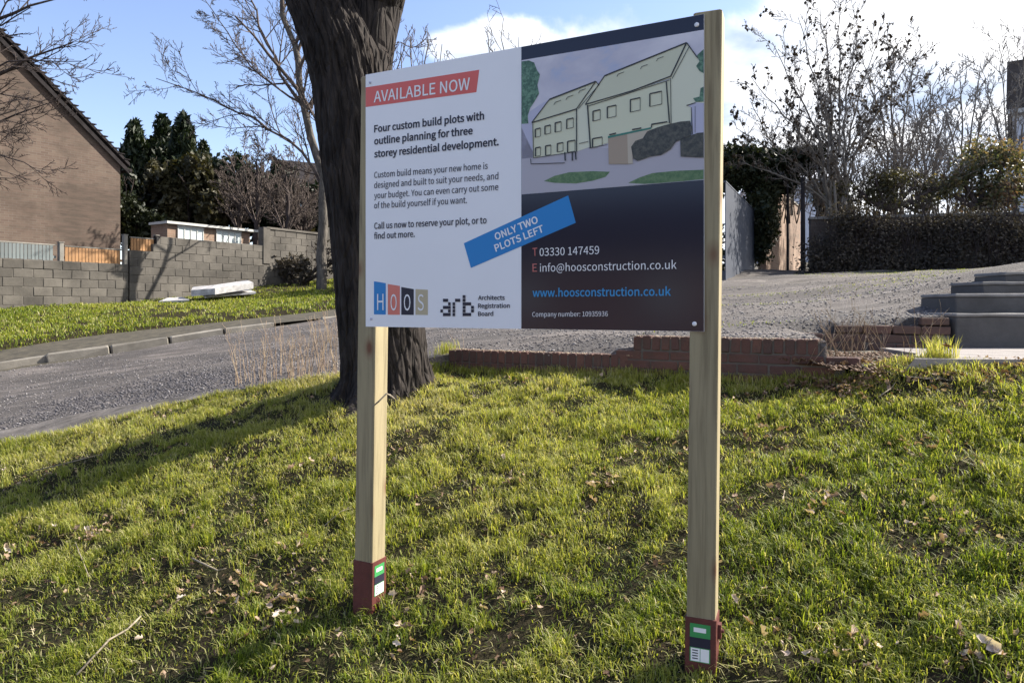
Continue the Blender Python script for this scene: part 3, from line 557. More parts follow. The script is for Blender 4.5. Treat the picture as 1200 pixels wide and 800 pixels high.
while t < tA - .02: piece('brick', so_m[rg.randrange(4)], lw, wp(t, .815 + .012 * t / tA), AROT + rg.uniform(-.03, .03)); piece('brick', so_m[rg.randrange(4)], lw, wp(t, .925 + .012 * t / tA + rg.uniform(-.004, .004)), AROT + rg.uniform(-.03, .03), ry=rg.uniform(-.03, .03)); t += .0765
for row in range(4):
    z = .992 - .075 * row; t0 = (tA - .14 if row == 0 else tA + .04) - (.11 if row % 2 else 0); t1 = tC if row >= 0 else tB; t = t0 + .1
    if row > 0: t = t0 + .1
    while t < t1 + .04 - row * 0: piece('brick', st_m[rg.randrange(4)], lw, wp(t, z + rg.uniform(-.002, .002)), AROT + rg.uniform(-.015, .015)); t += .2235
t = tA + .035
while t < tB: piece('brick', so_m[rg.randrange(4)], lw, wp(t, 1.088 + rg.uniform(-.006, .005)), AROT + rg.uniform(-.02, .02), ry=rg.uniform(-.025, .025)); t += .0765
m = MB()
for (a, b, z0, z1, dp) in ((0, tA, .62, .965, .084), (tA, tC, .55, 1.022, .084), (tA, tB - .01, 1.022, 1.125, .084)): c = wp((a + b) / 2, (z0 + z1) / 2); m.box(c, b - a, dp, z1 - z0, AROT)
m.build('mortar_core', M['mortar'], lw)
# mossy pale mortar crumbs along the top
rs = np.random.RandomState(3)
def stones(name, XY, zf, smin, smax, mat, rs, tint=None, flatn=.6):
    n = len(XY); base = np.array([[1, 0, 0], [0, 1, 0], [-1, 0, 0], [0, -1, 0], [0, 0, 1.0], [0, 0, -.6]]); s = rs.uniform(smin, smax, n)
    V = base[None] * (1 + rs.uniform(-.35, .35, (n, 6, 1))) * s[:, None, None]; a = rs.uniform(0, 6.28, n); c, si = np.cos(a), np.sin(a); x = V[..., 0] * c[:, None] - V[..., 1] * si[:, None]; y = V[..., 0] * si[:, None] + V[..., 1] * c[:, None]
    Z = zf(XY[:, 0], XY[:, 1]); V = np.stack([x + XY[:, :1], y + XY[:, 1:2], V[..., 2] * flatn + (Z + s * .15)[:, None]], -1).reshape(-1, 3)
    T = np.array([[0, 1, 4], [1, 2, 4], [2, 3, 4], [3, 0, 4], [1, 0, 5], [2, 1, 5], [3, 2, 5], [0, 3, 5]]); Fs = (np.arange(n)[:, None, None] * 6 + T[None]).reshape(-1, 3)
    return obj(name, V, Fs, mat, None, False, np.repeat(rs.rand(n) if tint is None else tint, 6))
n = 900; t_ = rs.uniform(0, tB, n); top = np.where(t_ < tA, .985, 1.142); w_ = rs.uniform(.0, .1, n); XY = np.stack([A0.x + AD.x * t_ + ANb.x * w_, A0.y + AD.y * t_ + ANb.y * w_], -1)
o = stones('mortar_crumbs', XY, lambda X, Y: top - .003, .004, .013, M['stalk'], rs); o.parent = lw; o.location = -ORG[lw.name]; o['kind'] = 'stuff'
# second broken wall, retaining the gravel
C0 = Vector((2.394, 6.38, 0)); C1 = Vector((3.65, 6.02, 0)); CD = (C1 - C0).normalized(); CL = (C1 - C0).length; CROT = math.atan2(CD.y, CD.x); CNb = Vector((-CD.y, CD.x, 0))
w2 = thing('retaining_brick_wall', (C0.x, C0.y, .9), 'dark stepped brick retaining wall in shade below the gravel, left of the steps', 'wall')
db = [rough_block('brick', .213, .10, .065, M['darkbrick'], 30 + k, .004) for k in range(4)]
for row in range(6):
    z = .885 + .075 * row; lo = [0, 0, 0, 0, .42, .97][row]; t = lo + .105 + (.11 if row % 2 else 0)
    while t < CL - .08: piece('brick', db[rg.randrange(4)], w2, C0 + CD * t + CNb * .05 + Vector((0, 0, z - .008 * t)), CROT + rg.uniform(-.03, .03), ry=rg.uniform(-.02, .02)); t += .2235
m = MB(); m.box(C0 + CD * CL / 2 + CNb * .05 + Vector((0, 0, .97)), CL - .02, .085, .33, CROT); m.build('mortar_core', M['mortar'], w2)
# steps
stp = thing('concrete_steps', (4.2, 6.0, 1.0), 'shaded concrete steps with pale edges rising at the right edge', 'steps')
hts = [1.02, 1.32, 1.49, 1.615, 1.73]; ys = [6.0, 6.4, 6.9, 7.35, 7.85]; xl = [3.68, 3.92, 4.48, 5.0]
for k in range(4):
    z0, z1 = .7, hts[k + 1]; y0, y1 = ys[k], ys[k + 1] + .06 if k < 3 else ys[k + 1]; x0 = xl[k]; x1 = 8.0
    m = MB(); m.box(((x0 + x1) / 2, (y0 + y1) / 2, (z0 + z1 - .03) / 2), x1 - x0, y1 - y0, z1 - z0 - .03, 0, .008); s1 = m.build('step', M['step'], stp); m = MB(); m.box(((x0 + x1) / 2 - .01, (y0 + y1) / 2 - .012, z1 - .0145), x1 - x0, y1 - y0, .029, 0, .006); m.build('step_tread', M['edge'], stp)
import bmesh
for ch in list(stp.children):
    bm_ = bmesh.new(); bm_.from_mesh(ch.data); bmesh.ops.subdivide_edges(bm_, edges=[e for e in bm_.edges if e.calc_length() > .5], cuts=26, use_grid_fill=True)
    for v in bm_.verts: a_ = v.co + ORG[ch.name]; k_ = .028 * (vn1.fbm(a_.x * 5 + 3, a_.z * 5 + a_.y * 3, 4) - .5); c_ = -.02 * max(0, float(vn2.fbm(a_.x * 9, a_.z * 9, 2)) - .6) * 2; v.co.y += k_; v.co.z += k_ * .45 + c_
    bm_.to_mesh(ch.data); bm_.free()
m = MB(); m.prism([P(1050, 424, 4.72) * 1, Vector((7, 4.3, 1.04)), Vector((7, 6.02, 1.04)), Vector((3.05, 6.02, 1.01)), Vector((2.95, 5.3, 1.04))], [Vector((2.62, 4.72, 1.035)), Vector((7, 4.32, 1.035)), Vector((7, 6.02, 1.035)), Vector((3.05, 6.02, 1.035)), Vector((2.95, 5.3, 1.035))])
for v in m.V[:5]: v.z = .9
tag(m.build('path', M['slab']), kind='structure')
# soil and leaf debris strip between the broken walls
def deb_z(X, Y):
    e = yedge(X); a = .93 + .10 * np.clip((Y - 4.7) / 1.4, 0, 1) + .05 * (vn2.fbm(X * 4, Y * 4, 3) - .3)
    t = np.clip((Y - (e - .30)) / .28, 0, 1); b = lawn_z(X, e - .30) * (1 - t) + (1.0 + .03 * (vn2.fbm(X * 6, Y * 6, 2) - .5)) * t; w = np.clip((X - 2.45) / .3, 0, 1); return a * (1 - w) + b * w
grid_sheet('soil_strip', np.arange(2.02, 3.3, .05), lambda x: yedge(x) - .05, lambda x: np.full_like(x, 6.42), 30, deb_z, M['soil'], 0)
grid_sheet('soil_strip', np.arange(2.5, 5.2, .05), lambda x: yedge(x) - .30, lambda x: yedge(x) + .05, 14, deb_z, M['soil'], .004)

# ------------------------------------------------------------------ big tree by the sign
TY = 6.3
def big_tree():
    root = thing('large_tree', (-.93, TY, .5), 'massive dark ridged tree trunk forking above the sign, growing just behind it', 'tree')
    ya = [500, 484, 472, 462, 450, 430, 400, 380, 300, 240, 170, 100, 60, 30, 0, -40]
    xl = [368, 376, 384, 393, 399, 402, 400, 398, 392, 385, 376, 368, 358, 347, 335, 318]
    xr = [530, 526, 520, 513, 507, 503, 499, 497, 487, 478, 466, 452, 444, 430, 414, 396]
    H = 330; Nn = 190; yy = np.linspace(500, -40, H); L = np.interp(yy, ya[::-1], xl[::-1]); Rr = np.interp(yy, ya[::-1], xr[::-1])
    k = np.ones(9) / 9; pad = lambda a: np.convolve(np.pad(a, 4, mode='edge'), k, 'valid'); L, Rr = pad(L), pad(Rr)
    cx = ((L + Rr) / 2 - 600) / F * TY; r = (Rr - L) / 2 / F * TY; z = CZ + (HY - yy) / F * TY
    th = np.linspace(0, 2 * np.pi, Nn, endpoint=False); T, Zz = np.meshgrid(th, z); Rg = r[:, None] * np.ones_like(T)
    base = np.clip((.95 - Zz) / .45, 0, 1)
    flare = 1 + base ** 1.5 * (.22 * np.maximum(0, np.sin(3 * T + .8)) ** 1.5 + .18 * np.maximum(0, np.sin(5 * T + 2)) ** 2 + .08 * np.sin(9 * T) - .06)
    wv = .15 * np.sin(Zz * 2.1) + .5 * (vn1(Zz * 1.3, T * 0 + 3) - .5)
    ph = T * 7.2 + wv; rid = 1 - np.abs(2 * vn2.fbm((np.cos(T + wv * .2) * 5 + 20) * 3.2, (np.sin(T + wv * .2) * 5 + 20) * 3.2 + Zz * 2.1, 3) - 1) * 1.6
    rid2 = np.abs(vn3.fbm((np.cos(T) * 9 + 30) * 1.6 + Zz * .25, (np.sin(T) * 9 + 30) * 1.6 + Zz * 1.1, 2) - .5) * 2
    amp = .050 * (.6 + base); Rg = Rg * flare * (1 + .07 * (vn1.fbm(T * 1.2 + 8, Zz * 1.2, 3) - .5)) + amp * (rid - .5) * .9 - amp * .55 * np.exp(-(rid2 / .16) ** 2)
    Xc = cx[:, None] + Rg * np.cos(T); Yc = TY + Rg * np.sin(T); V = np.stack([Xc, Yc, Zz], -1); V[:, -1] = V[:, -1]
    V = V.reshape(-1, 3); i = np.arange(H - 1)[:, None] * Nn; j = np.arange(Nn)[None]; j2 = (j + 1) % Nn
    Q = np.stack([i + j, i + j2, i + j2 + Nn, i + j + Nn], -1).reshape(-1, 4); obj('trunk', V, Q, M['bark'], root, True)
    # right fork limb
    def limb(name, pts, rad, n=64, dep=.03, seed=1):
        pts = np.array(pts, float); rad = np.array(rad, float); s = np.linspace(0, 1, len(pts)); t = np.linspace(0, 1, 90); C = np.stack([np.interp(t, s, pts[:, k]) for k in range(3)], -1); rr = np.interp(t, s, rad)
        for _ in range(3): C[1:-1] = (C[:-2] + C[1:-1] * 2 + C[2:]) / 4
        D = np.gradient(C, axis=0); D /= np.linalg.norm(D, axis=1, keepdims=True); A = np.cross(D, [0, 1, .05]); A /= np.linalg.norm(A, axis=1, keepdims=True); B = np.cross(D, A); a = np.linspace(0, 2 * np.pi, n, endpoint=False)
        T, S = np.meshgrid(a, t * 3); q = rr[:, None] + dep * (VN(seed).fbm((np.cos(T) * 4 + 20) * 2.4, (np.sin(T) * 4 + 20) * 2.4 + S * 1.2, 3) - .5)
        V = C[:, None] + A[:, None] * (np.cos(T) * q)[..., None] + B[:, None] * (np.sin(T) * q)[..., None]; V = V.reshape(-1, 3); H = 90; i = np.arange(H - 1)[:, None] * n; j = np.arange(n)[None]; j2 = (j + 1) % n
        return obj(name, V, np.stack([i + j, i + j2, i + j2 + n, i + j + n], -1).reshape(-1, 4), M['bark'], root, True)
    limb('limb', [P(434, 220, 6.42), P(436, 130, 6.44), P(433, 75, 6.46), P(436, 40, 6.48), P(442, 5, 6.52), P(455, -50, 6.3), P(500, -190, 6.5), P(530, -420, 6.8)], [.17, .20, .20, .215, .23, .22, .18, .10], seed=4)
    limb('limb', [P(359, -30, 6.3), P(350, -70, 6.28), P(330, -180, 6.1), P(270, -380, 5.7), P(250, -640, 5.3)], [.27, .265, .22, .17, .08], seed=5)
    limb('limb', [P(350, -75, 6.2), P(420, -260, 5.5), P(460, -520, 5.2)], [.16, .13, .06], seed=6)
    return root
bt = big_tree()

# ------------------------------------------------------------------ branching
class Tree:
    def __init__(s, seed): s.rs = np.random.RandomState(seed); s.out = []
    def add(s, pts, r): s.out.append((np.array(pts, float), np.array(r, float)))
    def limb(s, pts, r0, r1, K=12):
        pts = np.array(pts, float); q = np.concatenate([[0], np.cumsum(np.linalg.norm(np.diff(pts, axis=0), axis=1))]); L = q[-1]; t = np.linspace(0, L, K)
        P_ = np.stack([np.interp(t, q, pts[:, k]) for k in range(3)], -1)
        for _ in range(2): P_[1:-1] = (P_[:-2] + 2 * P_[1:-1] + P_[2:]) / 4
        P_[1:-1] += s.rs.normal(0, L * .006, (K - 2, 3)); rr = np.linspace(r0, r1, K); s.add(P_, rr); return P_, rr, L
    def grow(s, P_, rr, L, lv, n, ang=(25, 55), f=.45, up=.1, start=.2, K=5, wob=.1, drop=.72, end=1.0):
        if lv <= 0: return
        K0 = len(P_)
        for c in range(n):
            t = start + (end - start) * (c + s.rs.rand()) / n; x = t * (K0 - 1); i = min(int(x), K0 - 2); fr = x - i; p = P_[i] * (1 - fr) + P_[i + 1] * fr; r = (rr[i] * (1 - fr) + rr[i + 1] * fr) * .62
            d = P_[i + 1] - P_[i]; d /= np.linalg.norm(d) + 1e-9; v = s.rs.normal(0, 1, 3); v -= d * v.dot(d); v /= np.linalg.norm(v) + 1e-9; a = np.radians(s.rs.uniform(*ang)); d = d * np.cos(a) + v * np.sin(a)
            l = L * f * (1.15 - .6 * t) * s.rs.uniform(.6, 1.25); r = max(min(r, l * .03), s.rmin); pts = [p]; 
            for k in range(K - 1): d = d + s.rs.normal(0, wob, 3) + np.array([0, 0, up]); d /= np.linalg.norm(d); pts.append(pts[-1] + d * l / (K - 1))
            pts = np.array(pts); r_ = np.linspace(r, max(r * .35, s.rmin * .8), K); s.add(pts, r_); s.grow(pts, r_, l, lv - 1, max(2, int(n * drop)), ang, f * 1.05, up,   .15, max(3, K - 1), wob, drop)
    def mesh(s, name, mat, parent, thick=.03, mask=None):
        g = {}
        for p, r in s.out: g.setdefault((len(p), 7 if r[0] > thick * 2 else 5 if r[0] > thick else 3), []).append((p, r))
        Vs, Qs, b = [], [], 0
        for (K, n), l in g.items():
            V, Q = tubes_np(np.array([a for a, _ in l]), np.array([a for _, a in l]), n); Vs.append(V); Qs.append(Q + b); b += len(V)
        return obj(name, np.concatenate(Vs), np.concatenate(Qs), mat, parent, True)
def take_trunk(T, k, name, mat, parent):
    main = T.out[:k]; T.out = T.out[k:]; X = Tree(0); X.out = main; X.rmin = .01; o = X.mesh(name, mat, parent, .001); return o
def hidden_tag(px): return P(*px)
# branches of the big tree overhead (outside the frame, they cast the shade)
T = Tree(11); T.rmin = .008
for a, b in (((330, -180, 5.9), (150, -700, 5.0)), ((270, -380, 5.6), (300, -900, 6.6)), ((500, -190, 6.5), (700, -620, 7.6)), ((530, -420, 6.8), (480, -900, 7.4)), ((460, -520, 5.2), (520, -900, 4.6))):
    l = T.limb([P(*a), (P(*a) + P(*b)) / 2 + Vector((0, 0, .2)), P(*b)], .09, .02); T.grow(*l, 3, 4, f=.42, up=.03)
T.mesh('branches', M['darkbranch'], bt)
T = Tree(12); T.rmin = .003
for p in ([P(470, 50, 6.15), P(484, 60, 6.1), P(500, 44, 6.05)], [P(462, 90, 6.1), P(472, 62, 6.0), P(480, 36, 6.0)], [P(450, 88, 6.0), P(458, 70, 5.9), P(462, 54, 5.9)]):
    l = T.limb(p, .006, .003, 6); T.grow(*l, 2, 5, f=.5, up=.1)
T.mesh('twigs', M['branch'], bt)

# ------------------------------------------------------------------ grey barked tree on the verge
def limb_tree(name, label, base_px, trunk, limbs, rt, seed, mats, nn=8, lv=3, group=None, rmin=.009, extra=None, cat='tree', gr={}):
    b = P(*base_px); root = thing(name, b, label, cat, group); T = Tree(seed); T.rmin = rmin
    ls = [T.limb([P(*p) if len(p) == 3 else Vector(p[:3]) for p in trunk], rt, rt * .35, 16)]; o = take_trunk(T, 1, 'trunk', M[mats[0]], root); ls = ls
    for pts, r0, r1 in limbs: ls.append(T.limb([P(*p) for p in pts], r0 * .72, r1 * .8))
    T.grow(*ls[0], lv - 1, nn, f=.28, up=.08, start=.5, **gr)
    for l in ls[1:]: T.grow(*l, lv, nn + 3, f=.34, up=.06, start=.15, **gr)
    o = T.mesh('branches', M[mats[1]], root); return root, T
Yb = 22.0
limb_tree('grey_barked_tree', 'slim pale barked bare tree on the grass verge left of the big trunk', (378, 341, Yb),
  [(376, 348, Yb), (379, 300, Yb), (381, 250, Yb), (378, 215, Yb), (366, 150, Yb), (352, 90, Yb), (335, 30, Yb), (322, -60, Yb)],
  [([(381, 240, Yb), (372, 190, Yb), (340, 165, Yb), (300, 142, Yb), (250, 118, Yb - 1), (205, 100, Yb - 1), (183, 92, Yb - 1)], .075, .012),
   ([(374, 190, Yb), (350, 120, Yb), (320, 70, Yb), (298, 20, Yb + 1), (280, -60, Yb + 1)], .09, .02), ([(379, 215, Yb), (378, 120, Yb), (362, 40, Yb), (360, -80, Yb)], .08, .02),
   ([(380, 235, Yb), (392, 150, Yb + 1), (400, 60, Yb + 1), (395, -60, Yb + 1)], .08, .02), ([(352, 120, Yb), (310, 95, Yb - 1), (270, 45, Yb - 1), (240, 0, Yb - 1)], .05, .012), ([(372, 205, Yb), (330, 195, Yb - .5), (300, 170, Yb - .7)], .035, .01)], .165, 21, ('birch', 'branch'), 11, 3, rmin=.0075)
T = None
# tree leaning in from the left edge
Yl = 13.0
limb_tree('overhanging_tree', 'bare dark tree reaching in from the left over the brick gable', (-150, 430, Yl),
  [(-150, 436, Yl), (-150, 300, Yl), (-145, 180, Yl), (-140, 60, Yl), (-130, -60, Yl)],
  [([(-148, 200, Yl), (-60, 120, Yl), (0, 85, Yl - .5), (45, 62, Yl - .5), (85, 50, Yl - .5)], .10, .012), ([(-145, 130, Yl), (-50, 40, Yl), (20, 15, Yl - .5), (70, -5, Yl), (90, -20, Yl)], .09, .012),
   ([(-148, 230, Yl), (-60, 180, Yl), (0, 140, Yl), (30, 128, Yl), (60, 120, Yl)], .07, .009), ([(-148, 250, Yl), (-60, 190, Yl), (0, 175, Yl - .4), (40, 200, Yl - .4), (50, 204, Yl - .4)], .05, .008), ([(-140, 60, Yl), (-40, -20, Yl), (40, -60, Yl)], .08, .02), ([(-148, 180, Yl), (-50, 110, Yl - 1), (10, 60, Yl - 1), (60, 85, Yl - 1), (95, 72, Yl - 1)], .05, .008)], .24, 31, ('darkbranch', 'darkbranch'), 9, 3, rmin=.0055)

# ------------------------------------------------------------------ foliage
def leaves(name, centers, n, size, mat, parent, seed, elong=1.0, gap=.42, gs=1.2, shell=.55, upb=0.0, rag=.9):
    """centers: list of (x,y,z,rx,ry,rz)"""
    rs = np.random.RandomState(seed); C = np.array(centers, float); w = (C[:, 3] * C[:, 4] * C[:, 5]) ** (2 / 3); idx = rs.choice(len(C), n, p=w / w.sum()); c = C[idx]
    d = rs.normal(0, 1, (n, 3)); d /= np.linalg.norm(d, axis=1, keepdims=True); rad = shell + (1 - shell) * rs.rand(n) ** .5; p = c[:, :3] + d * c[:, 3:] * rad[:, None] * (1 + rag * (vn1.fbm(d[:, 0] * 2.2 + 9 + idx * 1.7, d[:, 2] * 2.2 + 7 + d[:, 1], 3)[:, None] - .5)) * (1 + rag * .15 * rs.normal(0, 1, (n, 1)))
    q = vn2.fbm(p[:, 0] * gs + p[:, 1] * .7 * gs, p[:, 2] * gs + p[:, 1] * .4 * gs, 3); keep = q > gap + (rs.rand(n) - .5) * .1; p = p[keep]; q = q[keep]; n = len(p)
    a = rs.normal(0, 1, (n, 3)) + np.array([0, 0, upb]); a /= np.linalg.norm(a, axis=1, keepdims=True); b = np.cross(a, rs.normal(0, 1, (n, 3))); b /= np.linalg.norm(b, axis=1, keepdims=True); s = size * rs.uniform(.5, 1.4, (n, 1))
    V = np.stack([p - a * s * elong, p - b * s * .5, p + a * s * elong, p + b * s * .5], 1).reshape(-1, 3); Q = np.arange(n * 4).reshape(-1, 4)
    ti = np.clip(.5 * rs.rand(n) + (q - .35) * 1.1, 0, 1); return obj(name, V, Q, mat, parent, False, np.repeat(ti, 4))
def cyp(px, ytop, Y, wpx, label, seed, ybase=285):
    b = P(px, ybase, Y); t = P(px, ytop, Y); h = t.z - b.z; r = wpx / F * Y / 2; root = thing('cypress_tree', (b.x, b.y, b.z), label, 'tree', 'dark columnar conifers beyond the block wall'); rs = np.random.RandomState(seed); C = []
    for k in range(40):
        f = (k + .5) / 40; rr = r * (1 - (max(0, f - .45) / .55) ** 2.6 * .72) * (.75 + .25 * min(1, f * 4)); a = rs.uniform(0, 6.28); o = rr * .35
        C.append((b.x + math.cos(a) * o, b.y + math.sin(a) * o, b.z + f * h, rr * rs.uniform(.6, .8), rr * .7, h * .07 * rs.uniform(.8, 1.5)))
    m = MB(); m.tube([b, b + Vector((0, 0, h * .8))], [r * .18, r * .05], 8); m.build('trunk', M['darkbranch'], root); leaves('crown', C, 15000, .11, M['cypress'], root, seed, 1.5, .25, .9, .35, 1.5, .45)
cyp(159, 146, 30, 46, 'tall dark conifer nearest the brick gable, leftmost of the four', 41); cyp(190, 142, 30.6, 40, 'dark pointed conifer second from the brick gable', 42); cyp(215, 138, 30, 38, 'tallest dark conifer, third from the brick gable', 43); cyp(239, 170, 31.5, 30, 'short dark conifer, rightmost of the four', 44)
def shrub(name, label, px, Y, ybase, blobs, n, size, mat, seed, cat='shrub', gap=.40, group=None, stems=True, **kw):
    b = P(px, ybase, Y); root = thing(name, tuple(b), label, cat, group); C = []
    for (x, y, rx, ry) in blobs: c = P(x, y, Y); C.append((c.x, c.y, c.z, rx / F * Y, max(rx, ry) / F * Y * .7, ry / F * Y))
    leaves('foliage', C, n, size, M[mat], root, seed, 1.0, gap, **kw)
    if stems:
        T = Tree(seed); T.rmin = .012
        for (x, y, rx, ry) in blobs: T.grow(*T.limb([b, P((px + x) / 2, (ybase + y) / 2, Y), P(x, y - ry * .6, Y)], .08, .02, 8), 2, 6, f=.4)
        T.mesh('stems', M['darkbranch'], root)
    return root
shrub('evergreen_shrub', 'light olive green bushy evergreen in front of the tall conifers', 215, 29, 285, [(200, 235, 26, 38), (232, 210, 22, 30), (250, 245, 20, 34), (180, 205, 8, 16)], 14000, .12, 'olive', 51, gap=.36)
shrub('evergreen_shrub', 'dark bush between the brick gable and the conifers', 155, 27, 300, [(160, 265, 22, 30), (148, 240, 10, 40), (182, 275, 18, 24)], 9000, .10, 'ivy', 52)
shrub('evergreen_shrub', 'broad dark evergreen mass above the low garden building', 260, 30, 290, [(240, 235, 34, 44), (275, 225, 34, 44), (305, 240, 36, 40), (345, 252, 36, 32), (380, 262, 26, 28), (205, 250, 26, 40), (320, 222, 28, 30), (365, 235, 26, 20)], 28000, .12, 'cypress', 53, gap=.30, rag=.7)
for k, (px, yt, yb, w, Y, lab) in enumerate([(300, 155, 290, 60, 27, 'rounded twiggy dark tree right of the conifers'), (335, 175, 300, 50, 26, 'bare twiggy tree in front of the dark roofed house'), (355, 200, 300, 40, 27.5, 'small bare tree just left of the pale barked tree'), (278, 190, 290, 36, 28, 'thin bare tree between the conifers and the twiggy trees')]):
    h = yb - yt; limb_tree('garden_tree', lab, (px, yb, Y), [(px, yb, Y), (px + 3, yb - h * .4, Y), (px, yt + h * .25, Y)], [([(px, yb - h * .2, Y), (px + dx * w * .7, yb - h * .45, Y + dy), (px + dx * w * 1.3, yt + h * ty, Y + dy)], .045, .012) for dx, dy, ty in ((-.4, 0, .2), (.4, .5, .2), (-.2, 1, .05), (.15, -.5, 0), (.55, 0, .4), (-.55, .4, .4))], .12, 60 + k, ('darkbranch', 'branch'), 9, 3, rmin=.010, group='bare twiggy trees behind the block wall')
shrub('bramble_bush', 'tangled dark brambles against the block wall behind the pale barked tree', 350, 24.5, 335, [(315, 322, 16, 12), (335, 316, 22, 14), (360, 312, 26, 18), (385, 305, 26, 24), (410, 300, 26, 26)], 7000, .07, 'hedge', 71, gap=.46, rag=1.4, shell=.2)

# ------------------------------------------------------------------ houses
def quad_uv(name, a, b, h0, h1l, h1r, mat, parent, poly_=None):
    """wall from a to b (xy), base z h0, with uv in metres"""
    V = [Vector((a.x, a.y, h0)), Vector((b.x, b.y, h0)), Vector((b.x, b.y, h1r)), Vector((a.x, a.y, h1l))] if poly_ is None else poly_
    o = obj(name, V, [tuple(range(len(V)))], mat, parent); me = o.data; uv = me.uv_layers.new(name='uv'); d = (Vector((b.x - a.x, b.y - a.y, 0))).normalized()
    for lp in me.loops: w = Vector(V[lp.vertex_index]); uv.data[lp.index].uv = ((w - Vector((a.x, a.y, 0))).dot(d), w.z)
    return o
def gable_house():
    c = P(141, 200, 25); c.z = 0; g0 = c - WD * 8.6; rid = c - WD * 4.3; ze = 6.42; zr = ze + 4.3 * .86; dp = -WN * 9
    root = thing('brick_house', (c.x, c.y, 2), 'brown brick house showing its plain gable wall above the fence', 'house'); z0 = 1.0
    quad_uv('gable_wall', g0, c, z0, 0, 0, M['gable'], root, [Vector((g0.x, g0.y, z0)), Vector((c.x, c.y, z0)), Vector((c.x, c.y, ze)), Vector((rid.x, rid.y, zr)), Vector((g0.x, g0.y, ze))])
    quad_uv('side_wall', c, c + dp, z0, ze, ze, M['gable'], root); quad_uv('side_wall', g0, g0 + dp, z0, ze, ze, M['gable'], root)
    up = Vector((0, 0, 1))
    for s, e in ((1, c + WD * .26), (-1, g0 - WD * .26)):
        ez = ze - .26 * .86; a = Vector((rid.x, rid.y, zr + .06)) + WN * .14; b_ = Vector((e.x, e.y, ez + .06)) + WN * .14; m = MB(); V = [a, b_, b_ + dp, a + dp]; m.prism(V, [v + up * .11 for v in V]); m.build('roof', M['tile'], root)
        nrm = 24; m2 = MB(); 
        for k in range(nrm): p = a.lerp(b_, (k + .5) / nrm) + up * .14; m2.box(p - WN * .05, .2, .14, .03, WROT)
        rt = m2.build('verge_tiles', M['tile'], root); rt['kind'] = 'stuff'
        m = MB(); q0, q1 = a - up * .12 - WN * .06, b_ - up * .12 - WN * .06; m.prism([q0, q1, q1 - up * .16, q0 - up * .16], [v + WN * .03 for v in (q0, q1, q1 - up * .16, q0 - up * .16)]); m.build('bargeboard', M['tile'], root)
    m = MB(); e = c + WD * .30; m.tube([Vector((e.x, e.y, ze - .30)) + WN * .12, Vector((e.x, e.y, ze - .30)) + dp], .06, 8); m.build('gutter', M['tile'], root)
gable_house()
def garden_building():
    a = Vector((-10.93, 23.0, 0)); b = a + WD * 3.1; dp = -WN * .9; root = thing('garden_building', (a.x, a.y, 2), 'low flat roofed brick garage with pale panels behind the block wall', 'garage'); z1 = 4.02
    quad_uv('wall', a, b, 2.0, z1, z1, M['farbrick'], root); quad_uv('wall', a + dp, a, 2.0, z1, z1, M['farbrick'], root); quad_uv('wall', b, b + dp, 2.0, z1, z1, M['farbrick'], root)
    m = MB(); V = [a - WD * .08 + WN * .12, b + WD * .2 + WN * .2, b + WD * .2 + dp, a - WD * .08 + dp]; m.prism([v + Vector((0, 0, z1)) for v in V], [v + Vector((0, 0, z1 + .08)) for v in V]); r = m.build('roof', M['fascia'], root)
    for s, l in ((.35, .9), (1.75, .95)):
        m = MB(); p = a + WD * (s + l / 2) + WN * .012; m.box(p + Vector((0, 0, 3.53)), l, .02, .86, WROT); w = m.build('window', M['garage'], root)
        m = MB()
        for k in range(5): m.box(a + WD * (s + l * k / 4) + WN * .03 + Vector((0, 0, 3.53)), .03, .02, .86, WROT)
        m.box(p + WN * .02 + Vector((0, 0, 3.97)), l + .05, .04, .05, WROT); m.build('frame', M['fascia'], w)
garden_building()
def simple_house(name, label, cat, a, b, z0, ze, zr, depth, wall, wins, roofover=.25, mroof='tile'):
    """front a-b, ridge parallel to the front"""
    root = thing(name, (a.x, a.y, z0), label, cat); d = (b - a); d.z = 0; d.normalize(); n = Vector((-d.y, d.x, 0)) * depth; rot = math.atan2(d.y, d.x)
    a = Vector((a.x, a.y, 0)); b = Vector((b.x, b.y, 0)); up = Vector((0, 0, 1))
    for p, q in ((a, b), (b, b + n), (a + n, a)):
        if (p - q).length: 
            if p is a and q is b: quad_uv('wall', p, q, z0, ze, ze, M[wall], root)
            else: mid = (p + q) / 2; quad_uv('wall', p, q, z0, 0, 0, M[wall], root, [p + up * z0, q + up * z0, q + up * ze, mid + up * zr, p + up * ze])
    for sgn in (0, 1):
        e = (a, b) if sgn == 0 else (a + n, b + n); o = (n.normalized() * -roofover if sgn == 0 else n.normalized() * roofover); sl = (zr - ze) / (depth / 2) * roofover
        V = [e[0] - d * .2 + o + up * (ze - sl), e[1] + d * .2 + o + up * (ze - sl), b + d * .2 + n / 2 + up * zr, a - d * .2 + n / 2 + up * zr]; m = MB(); m.prism(V, [v + up * .12 for v in V]); m.build('roof', M[mroof], root)
    m = MB(); p0, p1 = a - d * .2 - n.normalized() * (roofover + .02) + up * (ze - .1), b + d * .2 - n.normalized() * (roofover + .02) + up * (ze - .1); m.box((p0 + p1) / 2, (p1 - p0).length, .03, .18, rot); m.build('fascia', M['fascia'], root)
    for (s, z, w, h) in wins:
        c = a + d * s + up * z - n.normalized() * .01; m = MB(); m.box(c, w, .03, h, rot); f = m.build('window', M['fascia'], root)
        for k in (0, 1): m = MB(); m.box(c - n.normalized() * .012 + d * (w * (.25 if k else -.25)), w * .42, .03, h * .84, rot); m.build('pane', M['glass'], f)
    return root
simple_house('far_house', 'dark roofed pale house half hidden behind bare twiggy trees', 'house', P(342, 250, 37), P(480, 250, 40), 3.5, 7.4, 9.5, 8, 'farbrick', [(.9, 6.5, 1.1, .9), (3.6, 6.5, 1.2, .9)])
